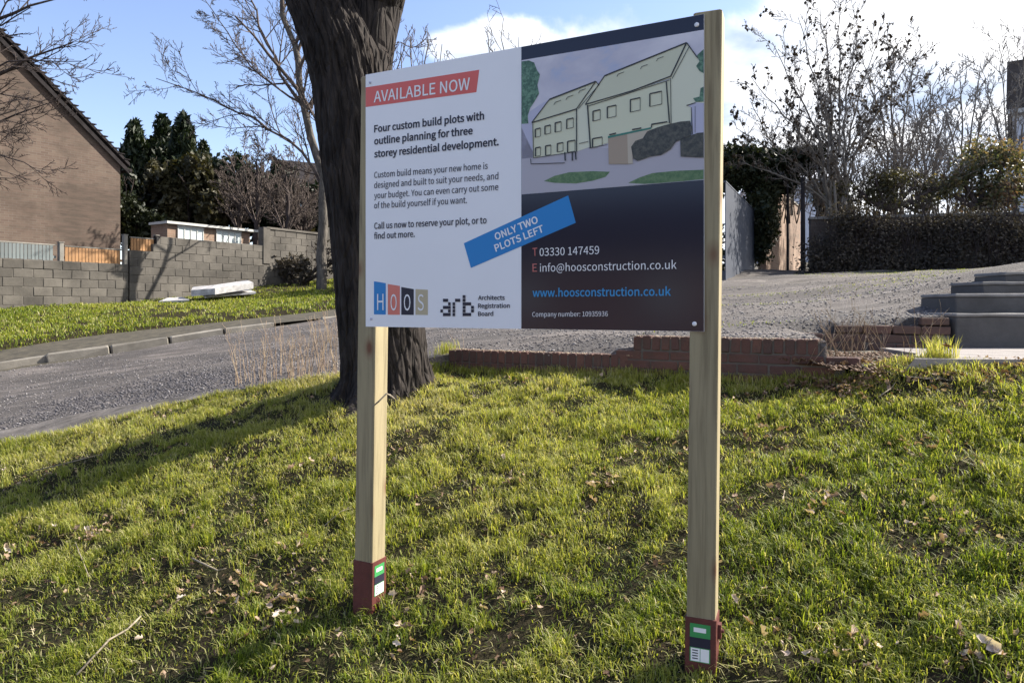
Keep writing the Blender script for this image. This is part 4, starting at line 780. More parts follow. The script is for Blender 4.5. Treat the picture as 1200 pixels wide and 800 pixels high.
simple_house('white_house', 'white rendered house with a blue window seen beyond the gravel', 'house', P(916, 260, 42), P(992, 260, 42), 3.0, 8.7, 10.0, 8, 'render', [(2.0, 7.85, 1.1, 1.0)], mroof='render')
simple_house('edge_house', 'pale blue house with a dark roof at the right edge', 'house', P(1186, 200, 30), Vector((27.3, 25.4, 0)), 3.0, 9.5, 12.4, 7, 'render', [(.9, 8.1, .9, 1.1)])
simple_house('terrace_house', 'far terraced house hidden behind the sign board', 'house', P(560, 280, 48), P(800, 280, 50), 3.0, 8.4, 11.2, 9, 'farbrick', [(2, 7.3, 1.3, 1.1), (5.5, 7.3, 1.3, 1.1), (9, 7.3, 1.3, 1.1)])
simple_house('brick_cottage', 'brick house across the road behind the viewer', 'house', Vector((-9, -17, 0)), Vector((-22, -8, 0)), -4.0, 3.0, 5.6, 8, 'farbrick', [(2, 1.7, 1.4, 1.1), (6, 1.7, 1.4, 1.1), (11, 1.7, 1.4, 1.1)])
# brick flank wall beyond the gravel, fence beside it
def brick_run(name, label, a, b, z0, z1, th=.22, mat='farbrick', cap=True):
    root = thing(name, (a.x, a.y, z0), label, 'wall'); a = Vector((a.x, a.y, 0)); b = Vector((b.x, b.y, 0)); d = (b - a).normalized(); n = Vector((-d.y, d.x, 0)) * th
    for p, q in ((a, b), (b, b + n), (b + n, a + n), (a + n, a)): quad_uv('face', p, q, z0, z1, z1, M[mat], root)
    m = MB(); m.box((a + b) / 2 + n / 2 + Vector((0, 0, z1 + .03)), (b - a).length + .04, th + .06, .06, math.atan2(d.y, d.x)); m.build('coping', M['paleblock'], root)
    return root
brick_run('brick_side_wall', 'sunlit brown brick side wall beyond the gravel beside the ivy', P(898, 300, 20), P(938, 300, 26), 1.9, 4.9)
def board_fence(name, label, a, b, z0, z1, mat, pitch=.16, posts=True, group=None, th=.018, rail='bluegrey'):
    root = thing(name, (a.x, a.y, z0), label, 'fence', group); a = Vector((a.x, a.y, 0)); b = Vector((b.x, b.y, 0)); d = (b - a); L = d.length; d.normalize(); rot = math.atan2(d.y, d.x); n = Vector((-d.y, d.x, 0))
    me = box_mesh('slat', pitch * .86, th, z1 - z0, M[mat], .002); k = int(L / pitch)
    for i in range(k): piece('slat', me, root, a + d * (pitch * (i + .5)) + Vector((0, 0, (z0 + z1) / 2 + .004 * math.sin(i * 2.3))), rot)
    m = MB(); m.box((a + b) / 2 + n * .035 + Vector((0, 0, z0 + (z1 - z0) * .25)), L, .04, .06, rot); m.build('rail', M[mat], root)
    m = MB(); m.box((a + b) / 2 + n * .02 + Vector((0, 0, z1 + .022)), L, .07, .03, rot); m.build('top_rail', M[rail], root); return root, rot
board_fence('board_fence', 'tall blue grey board fence just right of the sign post', P(850, 300, 15.0), P(884, 295, 19.5), 1.9, 3.95, 'bluegrey', .15)
shrub('ivy_bush', 'dark ivy mass overhanging the blue grey fence and brick wall', 885, 19.5, 300, [(855, 200, 24, 26), (875, 195, 26, 24), (905, 192, 34, 18), (940, 188, 30, 14), (893, 240, 12, 50), (890, 280, 9, 24), (912, 215, 22, 14)], 22000, .07, 'ivy', 81, gap=.28, stems=False, rag=1.1)
shrub('ivy_bush', 'dark conifer bush in front of the white house', 966, 22, 290, [(972, 235, 14, 22), (985, 255, 12, 30)], 6000, .07, 'cypress', 82, gap=.28, stems=False)
for px, yt, Y, lab in ((923, 214, 19.0, 'thin dark lamp post beside the brick side wall'), (941, 210, 18.2, 'thicker dark post left of the hedge')):
    b = P(px, 305, Y); t = P(px, yt, Y); root = thing('metal_post', b, lab, 'post'); m = MB(); r = .035 if px < 930 else .06; m.tube([b - Vector((0, 0, .5)), t], [r, r * .8], 10); m.build('shaft', M['darkbranch'] if 0 else M['tile'], root)
    m = MB(); 
    if px < 930: m.tube([t, t + Vector((-.12, 0, .10)), t + Vector((-.3, 0, .14))], [.03, .035, .02], 8); m.build('lamp_arm', M['tile'], root)
    else: m.tube([t, t + Vector((0, 0, .05))], [.07, .05], 10); m.build('cap', M['tile'], root)
# dark boundary wall and hedge along the far side of the gravel
ha, hb = P(950, 318, 17.2), P(1420, 318, 15.5)
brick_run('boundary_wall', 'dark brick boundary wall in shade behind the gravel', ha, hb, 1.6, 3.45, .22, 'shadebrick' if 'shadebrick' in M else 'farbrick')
root = thing('overgrown_hedge', tuple((ha + hb) / 2), 'dark brown overgrown hedge along the far edge of the gravel', 'hedge')
C = []; rs = np.random.RandomState(91); d = hb - ha
for k in range(110):
    f = rs.rand(); p = ha + d * f; C.append((p.x, p.y - .25, rs.uniform(2.2, 3.45) + .1 * math.sin(f * 19), .5, .3, .35))
leaves('foliage', C, 52000, .034, M['hedge'], root, 92, 1.0, .25, 2.0, .2)
T = Tree(93); T.rmin = .006
for k in range(70): f = rs.rand(); p = ha + d * f; l = T.limb([(p.x, p.y - .3, 2.1), (p.x + rs.uniform(-.2, .2), p.y - .4, 2.9), (p.x + rs.uniform(-.4, .4), p.y - .3, rs.uniform(3.3, 4.0))], .018, .006, 6); T.grow(*l, 2, 5, f=.4)
T.mesh('stems', M['darkbranch'], root)
# garden trees at the right
def bush_tree(name, label, px, yb, Y, tips, seed, mats, r0=.09, nn=8, lv=3, rmin=.008, leafn=0, group=None, lsz=.09, gr={}):
    b = P(px, yb, Y); root = thing(name, b, label, 'tree', group); T = Tree(seed); T.rmin = rmin; rs = np.random.RandomState(seed); ls = []
    for k, (x, y, dy) in enumerate(tips):
        o = Vector((rs.uniform(-.25, .25), rs.uniform(-.2, .2), -.2)); mid = P(px + (x - px) * .28, yb + (y - yb) * .45, Y + dy * .5); ls.append(T.limb([b + o, mid, P(x, y, Y + dy)], r0 * rs.uniform(.6, 1), r0 * .16, 14))
    take_trunk(T, len(tips), 'stems', M[mats[0]], root)
    for l in ls: T.grow(*l, lv, nn + 3, f=.29, up=.09, start=.22, **gr)
    T.mesh('branches', M[mats[1]], root)
    if leafn:
        ends = [p[-1] for p, r in T.out if len(p) <= 5 and r[0] < .03]; rs.shuffle(ends); E = np.array(ends[:leafn]); n = len(E); s = lsz * rs.uniform(.6, 1.4, (n, 1)); a = rs.normal(0, .5, (n, 3)) - np.array([0, 0, 1]); a /= np.linalg.norm(a, axis=1, keepdims=True); c = np.cross(a, rs.normal(0, 1, (n, 3))); c /= np.linalg.norm(c, axis=1, keepdims=True); e = np.cross(a, c)
        V = np.stack([E, E + a * s * .5 - c * s * .55 + e * s * .15, E + a * s * 1.5, E + a * s * .6 + c * s * .55 + e * s * .2, E + a * s * .3], 1)
        V2 = np.stack([E, E + a * s * .6 - e * s * .5, E + a * s * 1.3 + c * s * .2, E + a * s * .5 + e * s * .5, E + a * s * .3], 1)
        V = np.concatenate([V, V2]).reshape(-1, 3); Fs = np.array([[0, 1, 4, 4], [0, 4, 3, 3], [1, 2, 4, 4], [4, 2, 3, 3]])[:, :3]; Q = (np.arange(2 * n)[:, None, None] * 5 + Fs[None]).reshape(-1, 3)
        o = obj('dry_leaves', V, Q, M['dryleaf'], root, False, np.tile(np.repeat(rs.rand(n), 5), 2)); o['kind'] = 'stuff'
    return root
bush_tree('hazel_tree', 'multi stemmed bare tree hung with dark dry leaves right of the sign post', 982, 245, 18.5, [(862, 150, 0), (880, 90, .5), (905, 50, 0), (935, 20, -.5), (962, 10, .5), (985, 5, 0), (1005, 30, 0), (1030, 35, .5), (1060, 55, 0), (1085, 50, .5), (870, 190, 0), (920, 130, -1), (1040, 110, -1), (960, 90, 1)], 101, ('palebranch', 'hazetwig'), .045, 10, 3, .0065, 1000, lsz=.07)
for k, (px, tips, lab, Y) in enumerate([(1050, [(1010, 60, 0), (1040, 50, 0), (1070, 70, 0), (1100, 90, 0), (1000, 120, 0), (1095, 140, 0)], 'pale multi stemmed bare shrub right of the leafy hazel', 21), (1090, [(1060, 75, 0), (1090, 95, 0), (1120, 85, 0), (1140, 110, 0), (1070, 130, 0)], 'grey bare thicket tree behind the hedge centre', 24), (1130, [(1100, 110, 0), (1125, 80, 0), (1150, 70, 0), (1165, 100, 0), (1150, 130, 0)], 'tall bare tree left of the reddish leaved shrub', 26), (1185, [(1150, 80, 0), (1170, 50, 0), (1200, 45, 0), (1230, 60, 0), (1160, 120, 0)], 'tall bare tree at the right edge before the blue house', 28), (930, [(880, 120, 0), (900, 160, 0), (940, 100, 0), (960, 130, 0), (1000, 150, 0)], 'bare twiggy tree between the ivy and the hazel', 24)]):
    bush_tree('bare_tree', lab, px, 245, Y, tips, 110 + k, ('palebranch', 'hazetwig'), .055, 9, 3, .010, group='bare trees behind the hedge')
shrub('reddish_shrub', 'glossy shrub with reddish leaves behind the hedge at the right', 1150, 19, 245, [(1150, 190, 30, 26), (1180, 200, 30, 34), (1125, 215, 22, 18), (1100, 225, 22, 14), (1195, 230, 28, 24), (1150, 226, 34, 20), (1170, 236, 34, 16), (1120, 238, 26, 12)], 13000, .055, 'redleaf', 121, gap=.42, rag=1.2, shell=.3)
shrub('twiggy_shrub', 'brown green tangle at the foot of the bare trees', 1040, 18.5, 245, [(1000, 225, 26, 14), (1025, 218, 26, 18), (1050, 215, 30, 22), (1075, 222, 24, 18), (1100, 226, 22, 14), (1030, 236, 40, 12), (1080, 238, 40, 12)], 5200, .05, 'olive', 122, gap=.46, rag=1.2, shell=.2)
for k, (px, Y, lab) in enumerate([(1000, 19.2, 'grey twig thicket under the leafy hazel'), (1075, 19.6, 'grey twig thicket between hazel and reddish shrub'), (930, 21, 'grey twig thicket right of the ivy')]):
    rr_ = np.random.RandomState(150 + k); root = thing('twig_thicket', P(px, 250, Y), lab, 'thicket', 'twig thickets behind the hedge'); T = Tree(150 + k); T.rmin = .008
    for _ in range(32): x = px + rr_.uniform(-50, 50); l = T.limb([P(x, 262, Y + rr_.uniform(-.5, .5)), P(x + rr_.uniform(-12, 12), 225, Y + rr_.uniform(-.6, .6)), P(x + rr_.uniform(-28, 28), rr_.uniform(150, 205), Y + rr_.uniform(-.8, .8))], .02, .008, 7); T.grow(*l, 2, 7, f=.4, up=.05, start=.1)
    T.mesh('stems', M['hazetwig'], root)
# thin tree tops above the sign, row of trees hidden by it
for k, (px, yt, Y, lab) in enumerate([(500, 30, 34, 'bare tree top showing above the red banner of the sign'), (590, 22, 36, 'bare tree top showing above the middle of the sign'), (470, 60, 32, 'bare tree behind the big trunk and the sign'), (700, 90, 34, 'bare tree wholly behind the sign board')]):
    bush_tree('distant_tree', lab, px, 300, Y, [(px - 40, yt + 60, 0), (px - 18, yt + 20, 0), (px, yt, 0), (px + 18, yt + 22, 0), (px + 40, yt + 55, 0)], 130 + k, ('palebranch', 'branch'), .11, 5, 3, .013, group='bare trees beyond the gravel')
shrub('screening_shrub', 'dark evergreen screen beyond the gravel, behind the sign', 640, 22, 330, [(480, 290, 60, 40), (560, 285, 60, 45), (640, 290, 60, 40), (720, 285, 60, 42), (800, 290, 55, 42)], 12000, .10, 'ivy', 141, gap=.28)
shrub('screening_shrub', 'rough grassy mound of shrubs behind the grey wall', 430, 30, 320, [(400, 290, 40, 30), (450, 290, 40, 30)], 8000, .12, 'olive', 142, gap=.34)

# ------------------------------------------------------------------ block wall and fence panels
bw_ = thing('block_wall', (W0.x, W0.y, 1.3), 'long stepped grey concrete block wall behind the grass verge', 'wall')
bm = [rough_block('block', .442, .20, .216, M['block'], 50 + k, .004, .008) for k in range(5)]; rg = random.Random(77)
O = lambda s: W0 + WD * s
sec = [(-3.6, 3.08, 2.55), (3.12, 7.6, 3.40), (7.6, 13.0, 3.95)]; core = MB(); special = 3.08 + .83
for (s0, s1, zt) in sec:
    nrow = int((zt - (1.0 if s0 < 3 else 1.35)) / .225); 
    for r in range(nrow + 1):
        z = zt - .1125 - .225 * r; s = s0 - (.225 if r % 2 else 0)
        while s < s1 - .05:
            a, b = max(s, s0), min(s + .44, s1); lo_zt = zt
            if s0 == 3.12 and (a + b) / 2 < special and z > 3.0: s += .452; continue
            if s0 == -3.6 and r > 5: s += .452; continue
            if b - a > .08: piece('block', bm[rg.randrange(5)], bw_, O((a + b) / 2) + Vector((0, 0, z + rg.uniform(-.003, .003))) + WN * rg.uniform(-.006, .006), WROT + rg.uniform(-.006, .006), ((b - a) / .442, 1, 1))
            s += .452
    core.box(O((s0 + s1) / 2) + Vector((0, 0, (zt - .02 + .6) / 2)) - WN * .0, s1 - s0 - .02, .176, zt - .02 - .6, WROT) if s0 != 3.12 else (core.box(O((special + s1) / 2) + Vector((0, 0, 1.99)), s1 - special - .02, .176, 2.76, WROT), core.box(O((s0 + special) / 2) + Vector((0, 0, 1.78)), special - s0 - .02, .176, 2.34, WROT))
core.build('mortar_core', M['mortar'], bw_)
m = MB(); m.box(O(7.7) + Vector((0, 0, 3.4)) + WN * .0, .28, .26, 1.2, WROT, .01); m.build('pier', M['block'], bw_); m = MB(); m.box(O(10.4) + Vector((0, 0, 3.6)), .42, .30, 1.3, WROT, .01); m.build('pier', M['block'], bw_)
m = MB(); m.box(O(10.3) + Vector((0, 0, 3.99)), 5.2, .26, .07, WROT); m.build('coping', M['block'], bw_)
for (s0, s1, z0, z1, mt, lab) in ((-3.4, 1.27, 2.56, 2.94, 'greyslat', 'faded grey blue slatted fence panel on top of the block wall'), (1.47, 2.98, 2.56, 2.93, 'slat', 'orange brown slatted fence panel below the brick gable'), (3.2, 3.88, 2.96, 3.30, 'slat', 'short orange brown fence panel on the higher end of the wall')):
    board_fence('panel_fence', lab, O(s0), O(s1), z0, z1, mt, .085, group='fence panels along the block wall', rail='paleblock')
for s, z0, z1, lab in ((1.37, 2.55, 3.03, 'short pale concrete post between grey and orange fence panels'), (3.04, 2.55, 3.36, 'tall pale concrete post where the wall steps up'), (3.95, 3.0, 3.42, 'dark stub post right of the short fence panel')):
    t_ = thing('fence_post', O(s) + Vector((0, 0, z0)), lab, 'post', 'posts along the block wall'); m = MB(); m.box(O(s) + Vector((0, 0, (z0 + z1) / 2)), .11, .12, z1 - z0, WROT, .01); m.build('shaft', M['paleblock'] if s < 3.5 else M['tile'], t_); m = MB(); m.box(O(s) + Vector((0, 0, z1 + .012)), .13, .14, .02, WROT); m.build('cap', M['paleblock'], t_)
# dumped white foam sheets by the wall
def slabm(name, label, pts_px, th, mat='poly'):
    b = [P(*p) - Vector((0, 0, .05)) for p in pts_px]; m = MB(); m.prism(b, [v + Vector((0, 0, th)) for v in b]); o = m.build(name, M[mat]); return tag(o, label, 'foam sheet', 'white foam sheets dumped by the block wall')
slabm('foam_sheet', 'thick white foam block lying nearest the pale barked tree', [(240, 347, 19.9), (300, 342, 20.6), (292, 339, 21.4), (236, 343, 20.7)], .05)
slabm('foam_sheet', 'tilted bulky white foam block on top of the others', [(224, 345, 20.0), (252, 343, 19.7), (297, 336, 20.6), (290, 333, 21.2), (250, 339, 20.4), (226, 341, 20.6)], .17)
slabm('foam_sheet', 'flat thin white sheet lying left of the foam blocks', [(186, 353, 19.6), (222, 351, 19.6), (214, 348, 20.3), (196, 349, 20.1)], .05)

# ------------------------------------------------------------------ grass, leaves, stalks, stones
def blades(name, Xb, Yb_, zf, hmin, hmax, w, seed, hmod, tintf, lean=.8):
    rs = np.random.RandomState(seed); n = len(Xb); h = rs.uniform(hmin, hmax, n) * hmod; a = rs.uniform(0, 2 * np.pi, n); le = rs.uniform(.15, 1, n) * lean; dx, dy = np.cos(a) * le * h, np.sin(a) * le * h
    b = a + np.pi / 2 + rs.normal(0, .4, n); wx, wy = np.cos(b) * w * rs.uniform(.6, 1.3, n) / 2, np.sin(b) * w * rs.uniform(.6, 1.3, n) / 2; Z = zf(Xb, Yb_) - .004; bend = rs.uniform(.35, .75, n)
    mk = lambda f, ww, zz: (Xb + dx * f, Yb_ + dy * f, zz, ww)
    V = np.zeros((n, 5, 3)); V[:, 0] = np.stack([Xb - wx, Yb_ - wy, Z], -1); V[:, 1] = np.stack([Xb + wx, Yb_ + wy, Z], -1); mx_, my_ = Xb + dx * .35, Yb_ + dy * .35; mz = Z + h * (.65 if lean < 2 else .3)
    V[:, 2] = np.stack([mx_ + wx * .8, my_ + wy * .8, mz], -1); V[:, 3] = np.stack([mx_ - wx * .8, my_ - wy * .8, mz], -1); V[:, 4] = np.stack([Xb + dx, Yb_ + dy, Z + h * np.maximum(.12, 1 - .35 * le * bend)], -1)
    T = np.array([[0, 1, 2], [0, 2, 3], [3, 2, 4]]); Fs = (np.arange(n)[:, None, None] * 5 + T[None]).reshape(-1, 3); ti = np.clip(tintf(Xb, Yb_) + rs.normal(0, .13, n), 0, 1); sr = rs.rand(n) < .10; ti[sr] = rs.uniform(.75, 1, sr.sum())
    o = obj(name, V.reshape(-1, 3), Fs, M['grass'], None, True, np.repeat(ti, 5)); return tag(o, kind='stuff')
def vis(X, Y, Z, mg=60):
    px = 600 + F * X / Y; py = HY - F * (Z - CZ) / Y; return (px > -mg) & (px < 1200 + mg) & (py < 800 + 90) & (py > -50)
rs = np.random.RandomState(201)
def tufts(nt, per, x0, x1, y0f, y1f, zf, bias, rad, dens_f):
    tx = rs.uniform(x0, x1, nt); u = rs.rand(nt) ** bias; a, b = y0f(tx), y1f(tx); ty = a + (b - a) * u; k = vis(tx, ty, zf(tx, ty)) & (rs.rand(nt) < dens_f(tx, ty)); tx, ty = tx[k], ty[k]
    n = len(tx) * per; X = np.repeat(tx, per) + rs.normal(0, rad, n); Y = np.repeat(ty, per) + rs.normal(0, rad, n); hm = np.repeat(.35 + 1.2 * vn1.fbm(tx * 4, ty * 4, 3) * rs.uniform(.5, 1.5, len(tx)), per); return X, Y, hm
patch = lambda X, Y: .55 * vn3.fbm(np.asarray(X) * 2.6 + 5, np.asarray(Y) * 3.2 + 3, 3) + .45 * vn1.fbm(np.asarray(X) * 7.5 + 1, np.asarray(Y) * 9 + 3, 3)
dens = lambda X, Y: np.clip((patch(X, Y) - .40) * 9 - .12, .05, 1)
tint1 = lambda X, Y: .34 + .24 * np.clip((np.asarray(Y) - 3.2) / 2.0, 0, 1) + .05 * vn1(X * .6, Y * .6) + .55 * (vn2.fbm(X * 1.1 + 3, Y * 1.5, 3) - .35) 
X, Y, hm = tufts(42000, 20, -6, 6.5, lambda x: np.full_like(x, 1.6), lambda x: yedge(x) - .03, lawn_z, 1.15, .022, dens)
blades('grass', X, Y, lawn_z, .018, .058, .0045, 202, hm, tint1, 1.35)
print('near blades', len(X))
X, Y, hm = tufts(25000, 8, -6, 6.5, lambda x: np.full_like(x, 1.6), lambda x: yedge(x) - .03, lawn_z, 1.0, .035, lambda x, y: np.clip(dens(x, y) + .12, 0, 1))
blades('grass', X, Y, lawn_z, .010, .030, .0048, 203, hm * 0 + 1, lambda X, Y: tint1(X, Y) + .35 * (rs.rand(len(X)) < .35), 1.6)
print('short blades', len(X))
ex = rs.uniform(-6, 4.2, 9000); ey = yedge(ex) - rs.rand(9000) ** 2 * .10 + .015; blades('edge_grass', ex, ey, lawn_z, .03, .085, .005, 204, np.ones(9000), tint1)
vz = verge_z
X, Y, hm = tufts(11000, 8, -16, -1.2, lambda x: kerb_y(x) + 2.08, lambda x: np.minimum(wall_y(x), 30), vz, 1.1, .06, lambda x, y: np.clip((vn1.fbm(x * .9, y * .9, 3) - .3) * 6, .25, 1))
blades('verge_grass', X, Y, vz, .03, .085, .017, 205, hm, lambda X, Y: .36 + .5 * (vn2.fbm(X * .5, Y * .5, 3) - .4))
X, Y, hm = tufts(1500, 26, -6, 6.5, lambda x: np.full_like(x, 1.6), lambda x: yedge(x) - .05, lawn_z, 1.0, .020, lambda x, y: np.clip((vn1.fbm(x * 1.6 + 9, y * 1.6, 3) - .42) * 6, .05, 1))
blades('coarse_grass', X, Y, lawn_z, .045, .095, .0055, 207, hm * 0 + 1, lambda X, Y: tint1(X, Y) - .08, 1.1)
X, Y, hm = tufts(22000, 7, -6, 6.5, lambda x: np.full_like(x, 1.6), lambda x: yedge(x) - .05, lawn_z, 1.0, .05, lambda x, y: np.clip(1.15 - dens(x, y), .12, 1))
blades('thatch', X, Y, lawn_z, .020, .045, .0048, 208, hm * 0 + 1, lambda X, Y: .85 * (np.random.RandomState(9).rand(len(X)) < .4), 2.6)
# moss and weed streaks on the gravel at the right
X = rs.uniform(1.2, 9, 60000); Y = rs.uniform(6.6, 16.5, 60000); k = (vn2.fbm(X * .5, Y * 1.6, 3) > .60) & (rs.rand(60000) < .30) & vis(X, Y, back(X, Y), 5) & (Y > road_y0(X) + .1); blades('gravel_weeds', X[k], Y[k], road_z, .010, .028, .008, 206, np.ones(k.sum()), lambda X, Y: .38 + 0 * X)
def gpt(px, py, zf=None):  # where a pixel's ray meets the lawn
    lo_, hi = 1.2, (7.5 if zf is None else 14)
    for _ in range(50):
        m_ = (lo_ + hi) / 2; p = P(px, py, m_); z = float((zf or lawn_z)(p.x, p.y))
        if p.z > z: lo_ = m_
        else: hi = m_
    return P(px, py, (lo_ + hi) / 2)
# loose stones on the road and gravel
X = rs.uniform(-9, 8, 26000); t_ = rs.rand(26000) ** 1.5; Y = road_y0(X) + .03 + t_ * 7; k = vis(X, Y, back(X, Y), 5) & (vn1.fbm(X * 1.3, Y * 1.3, 3) > .38) & (Y < road_y1(X) - .1); tag(stones('loose_stones', np.stack([X[k], Y[k]], -1), road_z, .004, .016, M['stone'], rs), kind='stuff')
_s = []
for (xa, ya, xb, yb, n) in ((60, 474, 330, 436, 2600), (170, 447, 300, 436, 1400), (20, 490, 180, 470, 900), (250, 420, 400, 408, 700), (640, 402, 760, 396, 400)):
    a_, b_ = gpt(xa, ya, back), gpt(xb, yb, back); t_ = rs.rand(n)[:, None]; _s.append(np.array([[a_.x, a_.y]]) * (1 - t_) + np.array([[b_.x, b_.y]]) * t_ + rs.normal(0, 1, (n, 2)) * np.array([[.2, .30]]))
_s = np.concatenate(_s); tag(stones('broken_tarmac', _s, road_z, .006, .019, M['stone'], rs, rs.rand(len(_s)) * .4, .35), kind='stuff')
X = rs.uniform(2.1, 3.3, 1500); Y = rs.uniform(4.75, 5.9, 1500); tag(stones('rubble', np.stack([X, Y], -1), deb_z, .006, .022, M['litter'], rs, rs.rand(1500) * .35), kind='stuff')
# leaves
LV = np.array([[0, -.5, 0], [.22, -.40, .06], [.30, -.20, .12], [.26, -.02, .08], [.36, .18, .16], [.20, .34, .08], [0, .52, .12], [-.18, .36, .10], [-.34, .16, .16], [-.28, -.06, .08], [-.33, -.24, .12], [-.18, -.40, .05], [0, 0, 0]])
LF = np.array([[12, i, (i + 1) % 12] for i in range(12)])
def leaf_set(name, XY, zf, smin, smax, seed, tlo=0, thi=1, lift=.012, tilt=.5):
    rs = np.random.RandomState(seed); n = len(XY); s = rs.uniform(smin, smax, n); V = LV[None] * (1 + rs.uniform(-.2, .2, (n, 13, 1))) * s[:, None, None]; V[..., 2] *= rs.uniform(.5, 3.4, n)[:, None]; V[..., 0] *= rs.uniform(.35, 1, n)[:, None]; V += rs.normal(0, .06, V.shape) * s[:, None, None]
    a = rs.uniform(0, 6.28, n)[:, None]; tx, ty = rs.normal(0, tilt, n)[:, None], rs.normal(0, tilt, n)[:, None]
    x, y, z = V[..., 0], V[..., 1], V[..., 2]; y, z = y * np.cos(tx) - z * np.sin(tx), y * np.sin(tx) + z * np.cos(tx); x, z = x * np.cos(ty) - z * np.sin(ty), x * np.sin(ty) + z * np.cos(ty); x, y = x * np.cos(a) - y * np.sin(a), x * np.sin(a) + y * np.cos(a)
    Z = zf(XY[:, 0], XY[:, 1]) + lift + rs.rand(n) * .012; V = np.stack([x + XY[:, :1], y + XY[:, 1:2], z + Z[:, None]], -1).reshape(-1, 3); Fs = (np.arange(n)[:, None, None] * 13 + LF[None]).reshape(-1, 3)
    return obj(name, V, Fs, M['litter'], None, True, np.repeat(rs.uniform(tlo, thi, n), 13))
X = rs.uniform(-6, 6, 14000); Y = rs.uniform(1.8, 6.6, 14000); k = (Y < yedge(X) - .1) & vis(X, Y, lawn_z(X, Y), 5) & (rs.rand(14000) < np.clip((.46 - patch(X, Y)) * 5, .03, .7)); tag(leaf_set('leaf_litter', np.stack([X[k], Y[k]], -1), lawn_z, .014, .040, 211, .0, .9, .014, .7), kind='stuff')
cl = []
for (px, py, n, sp) in [(105, 628, 30, .07), (105, 632, 10, .03), (325, 712, 34, .09), (270, 700, 18, .07), (200, 712, 8, .06), (345, 640, 10, .06), (20, 640, 12, .09), (480, 690, 16, .07), (700, 570, 10, .06), (715, 572, 8, .03), (475, 745, 10, .05), (1140, 768, 16, .07), (1110, 745, 10, .07), (600, 566, 6, .04), (970, 590, 14, .07), (1080, 530, 14, .08), (1090, 610, 16, .1), (885, 505, 16, .1), (960, 770, 12, .06), (1000, 760, 10, .05), (900, 740, 8, .05), (350, 550, 6, .04)]:
    c = gpt(px, py)
    cl += [(c.x + rs.normal(0, sp), c.y + rs.normal(0, sp)) for _ in range(n)]
tag(leaf_set('leaf_litter', np.array(cl), lawn_z, .022, .055, 212, .35, 1, .022, .7), kind='stuff')
X = rs.uniform(1.9, 4.3, 1500); Y = yedge(X) + rs.normal(-.10, .13, 1500); zf2 = lambda X, Y: np.where((Y < yedge(X) - .28) | ((X < 2.5) & (Y < yedge(X) - .04)), lawn_z(X, Y), deb_z(X, Y)); tag(leaf_set('leaf_litter', np.stack([X, Y], -1), zf2,   .02, .05, 213, 0, .7, .012, .8), kind='stuff')
for k, (px, py, lab) in enumerate([(600, 568, 'single pale curled leaf on the grass between the two posts'), (232, 613, 'pale leaf at the lower edge of the big tree shadow'), (62, 622, 'pale leaf left of the leaf cluster at lower left'), (1160, 767, 'large silvery curled leaf at lower right'), (1115, 405, 'dark curled leaf lying on the pale slab'), (212, 706, 'pale leaf lying alone at lower left'), (5, 556, 'pale leaf at the left edge above the tree shadow')]):
    z_ = lawn_z if k != 4 else (lambda X, Y: 1.075 + 0 * X); c = gpt(px, py) if k != 4 else P(1108, 420, 4.75); o = leaf_set('fallen_leaf', np.array([(c.x, c.y)]), z_, .07 if k in (3, 4) else .045, .075 if k in (3, 4) else .05, 220 + k, .9 if k != 4 else 0, 1 if k != 4 else .15, .03, .5); tag(o, lab, 'leaf', 'single fallen leaves')
# twigs on the grass
for k, (pts, r, lab) in enumerate([([(90, 798), (128, 758), (150, 742), (165, 728)], .006, 'long pale bent twig on the grass at lower left'), ([(88, 640), (96, 662), (104, 680)], .003, 'thin dark twig below the pale leaf cluster'), ([(40, 556), (90, 545), (120, 535)], .004, 'dark twig on the grass above the tree shadow'), ([(225, 660), (255, 676)], .005, 'short pale twig in the grass left of the left post'), ([(380, 622), (400, 606), (412, 600)], .003, 'thin pale twig beside the left post'), ([(1030, 470), (1044, 462)], .004, 'short twig near the top of the bank at right')]):
    q = [gpt(*p) + Vector((0, 0, .03 + .008 * math.sin(i * 2))) for i, p in enumerate(pts)]; m = MB(); m.tube(q, [r * (1 - .35 * i / len(q)) for i in range(len(q))], 6); d_ = (q[-1] - q[-2]); mid = q[len(q) // 2]; m.tube([mid, mid + d_.normalized() * .05 + Vector((.01, .03, .012))], [r * .5, r * .25], 5); tag(m.build('fallen_twig', M['twig'], None, True), lab, 'twig', 'fallen twigs on the grass')
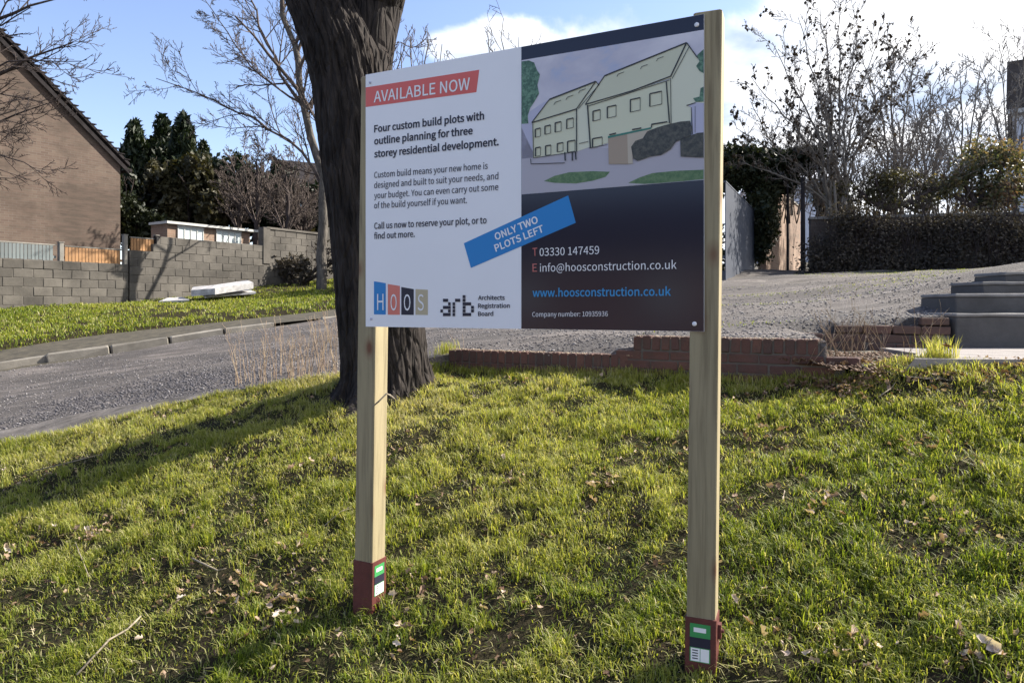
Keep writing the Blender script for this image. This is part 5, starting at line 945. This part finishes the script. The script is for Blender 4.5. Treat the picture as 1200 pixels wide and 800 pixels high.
# dry weed stalks
def stalks(name, label, spots, hmin, hmax, r, seed, zf, mat='stalk', lean=.15, side=3):
    T = Tree(seed); T.rmin = r * .5; rs = T.rs
    for (x, y) in spots:
        z = float(zf(x, y)) - .02; h = rs.uniform(hmin, hmax); d = rs.normal(0, lean, 2); l = T.limb([(x, y, z), (x + d[0] * h * .4, y + d[1] * h * .4, z + h * .5), (x + d[0] * h, y + d[1] * h, z + h)], r, r * .4, 6)
        if side: T.grow(*l, 1, side, f=.25, up=.15, start=.5, K=4)
    g = np.random.RandomState(seed); o = T.mesh(name, M[mat], None); at = o.data.attributes.new('tint', 'FLOAT', 'POINT'); at.data.foreach_set('value', g.rand(len(o.data.vertices)).astype(np.float32)); return tag(o, label, 'weeds')
sp = [(x, float(yedge(x)) + rs.uniform(.05, .7)) for x in rs.uniform(-2.75, -1.75, 60)] + [(x, float(yedge(x)) + rs.uniform(.05, .3)) for x in rs.uniform(-2.2, -1.6, 25)]
stalks('dry_weeds', 'thin pinkish dry weed stalks at the road edge left of the big tree', sp, .2, .62, .0036, 231, lambda x, y: back(x, y))
sp = [(rs.normal(2.45, .13), rs.uniform(5.0, 5.5)) for _ in range(32)] + [(rs.normal(2.9, .2), rs.uniform(5.1, 5.8)) for _ in range(16)]
stalks('dry_weeds', 'tall dry weed clump at the broken end of the low brick wall', sp, .15, .42, .0028, 232, lambda x, y: .98, lean=.4)
stalks('dry_weeds', 'pair of very tall thin seed heads in front of the gravel', [(2.22, 5.05), (2.40, 5.12), (2.9, 5.2)], .52, .66, .002, 233, lambda x, y: .97, lean=.05, side=5)
stalks('dry_weeds', 'small dry tuft at the left end of the low brick wall', [(-.55, 6.8), (-.5, 6.85), (-.6, 6.85), (-.45, 6.82)], .15, .28, .0025, 234, lambda x, y: .97, lean=.3, side=0)
gx_ = rs.normal(2.87, .05, 260); gy_ = rs.normal(4.86, .05, 260); o = blades('grass_tuft', gx_, gy_, lambda X, Y: .98 + 0 * X, .08, .24, .006, 241, np.ones(260), lambda X, Y: .72 + 0 * X, .5); del o['kind']; tag(o, 'tall yellow green grass tuft in front of the pale slab', 'grass tuft')
gx_ = rs.normal(-.62, .06, 120); gy_ = rs.normal(6.85, .05, 120); o = blades('grass_tuft', gx_, gy_, back, .05, .14, .006, 242, np.ones(120), lambda X, Y: .6 + 0 * X, .6); tag(o, 'small grass tuft between the tree roots and the low brick wall', 'grass')
